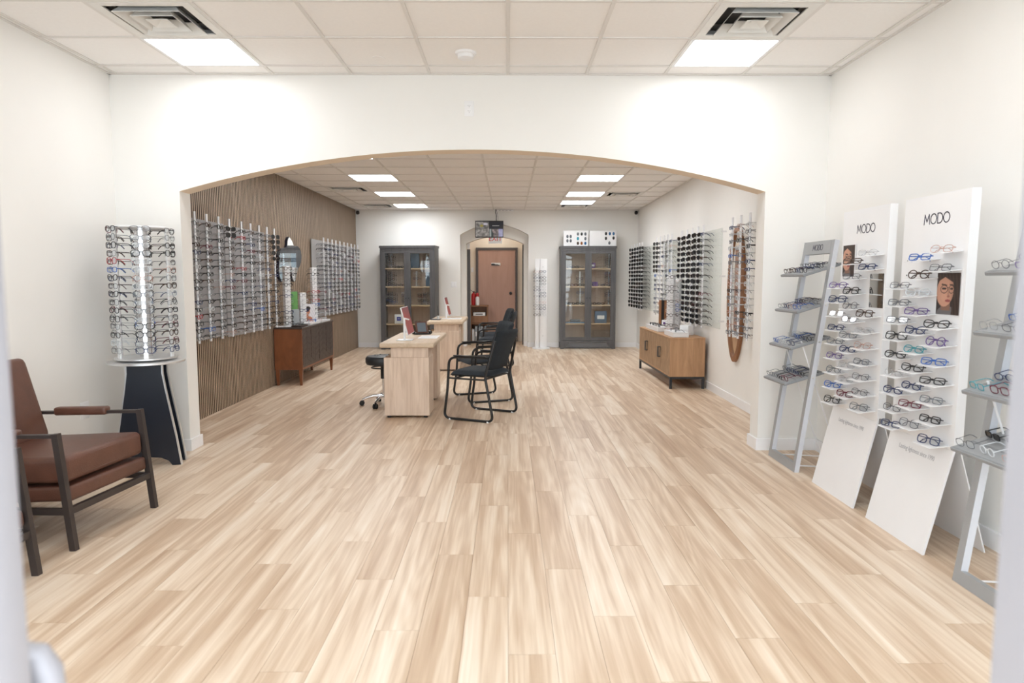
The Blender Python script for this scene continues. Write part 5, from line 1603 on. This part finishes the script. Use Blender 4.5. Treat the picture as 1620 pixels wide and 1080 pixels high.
def modo_stand(label, y0, kx, near_z, mid_z, far_z, poster, mirror_, where, pegs=()):
    """white easel board 0.555 wide: y0 is its near edge; front faces -x; floor edge at x=2.105"""
    W_ = 0.555
    t = thing('display_easel', label, 'display stand', (2.105, y0, 0), 0, 'tall white display stands')
    th = 0.012
    KX, KZ, TX, TZ = 0.128, 0.537, 0.145, 1.842
    MB().prism([(0.0, 0.0), (th, 0.0), (KX + th, KZ), (KX, KZ)], 0, W_, 'y').build('lower_board', 'stand_white', t, 0)
    MB().prism([(KX, KZ + 0.001), (KX + th, KZ + 0.001), (TX + th, TZ), (TX, TZ)], 0, W_, 'y').build('upper_board', 'stand_white', t, 0)
    # side flanges of the upper board and the rear prop
    for y_ in (0.0, W_ - 0.006):
        MB().prism([(KX + th, KZ + 0.02), (KX + th + 0.035, KZ + 0.02), (TX + th + 0.035, TZ), (TX + th, TZ)], y_, y_ + 0.006, 'y').build('flange', 'stand_white', t, 0)
    MB().prism([(KX + th, KZ + 0.14), (KX + th + 0.006, KZ + 0.14), (0.345, 0.0), (0.337, 0.0)], 0.03, W_ - 0.03, 'y').build('prop', 'stand_white', t, 0)
    def bx(z): return KX + (TX - KX) * (z - KZ) / (TZ - KZ)
    # lettering
    face_T = lambda y_, z, e=0.0008: Matrix.Translation((bx(z) - e, y_, z)) @ Matrix(((0, 0, -1, 0), (-1, 0, 0, 0), (0, 1, 0, 0), (0, 0, 0, 1)))
    modo(t, face_T(W_ * 0.475, 1.716), 0.052, 'ink_navy')
    ang = math.atan2(KX, KZ)
    Tlow = Matrix.Translation((KX * 0.455 / KZ - 0.0006, W_ * 0.50, 0.455)) @ Euler((0, ang, 0)).to_matrix().to_4x4() @ Matrix(((0, 0, -1, 0), (-1, 0, 0, 0), (0, 1, 0, 0), (0, 0, 0, 1)))
    text_mesh('lettering', 'Lasting lightness since 1990', 0.036, 'ink_grey', t, Tlow @ Matrix.Diagonal((0.80, 1, 1, 1)))
    # shelves, near / middle / far columns
    for cn, yc, zs, wsh in (('right', 0.105, near_z, 0.165), ('middle', 0.285, mid_z, 0.165), ('left', 0.455, far_z, 0.165)):
        for i, z in enumerate(zs):
            sh = MB()
            xb = bx(z)
            y1, y2 = yc - wsh / 2, yc + wsh / 2
            poly = [(xb - 0.001, y1 + 0.004), (xb - 0.105, y1 + 0.010), (xb - 0.105, y2 - 0.010), (xb - 0.001, y2 - 0.004)]
            vs = [(a, b_, z - 0.012 * ((xb - a) / 0.105)) for a, b_ in poly]
            sh.add([(a, b_, c_) for a, b_, c_ in vs] + [(a, b_, c_ + 0.003) for a, b_, c_ in vs],
                   [(3, 2, 1, 0), (4, 5, 6, 7), (0, 1, 5, 4), (1, 2, 6, 5), (2, 3, 7, 6), (3, 0, 4, 7)])
            sh.build('shelf', 'acrylic_shelf', t, 0)
            st = rg.choice(STY); c = pick(MIX_MODO)
            p = (2.105 + xb - 0.070, y0 + yc - 0.004, z - 0.005)
            specs(st, c, '%s %s eyeglasses, %s shelf down, %s column, %s' % (c, SHAPE[st], ordn(i), cn, where), p, R(-70 + rg.uniform(-9, 9)), 'eyeglasses on the white display stands', True, tilt=R(-16), scale=1.0, folded=True)
    ya, yb, za, zb = poster
    o = sheet('poster', yb - ya, zb - za, 60, 84, face(False), 'print', t)
    o.matrix_local = Matrix.Translation((bx(za) - 0.0035, (ya + yb) / 2, za)) @ Euler((0, 0, R(-90))).to_matrix().to_4x4()
    MB().box(bx(1.4) - 0.0030, bx(1.4) - 0.0008, ya - 0.012, yb + 0.004, za - 0.005, zb + 0.005).build('poster_card', 'stand_white', t, 0)
    if mirror_:
        ya, yb, za, zb = mirror_
        MB().box(bx(1.4) - 0.004, bx(1.4) - 0.0005, ya, yb, za, zb).build('mirror', 'mirror', t, 0)
    for (y_, z) in pegs:
        MB().lathe([(0.004, 0), (0.004, 0.002)], 8, T=Tm((bx(z), y_, z), 0, R(-90))).build('peg_hole', 'steel_dark', t)
    return t
modo_stand('tall white eyewear stand with a portrait at its upper left, beside the ladder shelf', 4.06, 0,
           [1.545, 1.46, 1.172, 1.075, 0.978, 0.88, 0.785, 0.69, 0.594], [1.498, 1.403, 1.308, 1.214, 1.130, 1.028, 0.938, 0.836, 0.745, 0.648],
           [1.345, 1.25, 1.16, 1.067, 0.976, 0.878, 0.781, 0.682, 0.578], (0.375, 0.528, 1.416, 1.620), (0.012, 0.172, 1.225, 1.432), 'white stand beside ladder shelf')
modo_stand('tall white eyewear stand with a portrait at its upper right, near the right edge', 3.349, 0,
           [1.537, 1.445, 1.155, 1.065, 0.966, 0.867, 0.768, 0.668, 0.555], [1.502, 1.405, 1.313, 1.215, 1.112, 1.01, 0.91, 0.812, 0.714, 0.606],
           [1.352, 1.256, 1.16, 1.066, 0.963, 0.862, 0.762, 0.663, 0.57], (0.030, 0.212, 1.218, 1.430), None, 'white stand nearest right edge',
           [(0.50, 1.50), (0.42, 1.50), (0.50, 1.42), (0.42, 1.42)])

# ---- all remaining eyewear, too many to lift out singly
ro = REST.build('eyeglasses_rows', REST_MATS, None, 50)
tag(ro, 'many more eyeglasses on the farther racks, towers and cabinet shelves', 'eyeglasses', None, 'stuff')
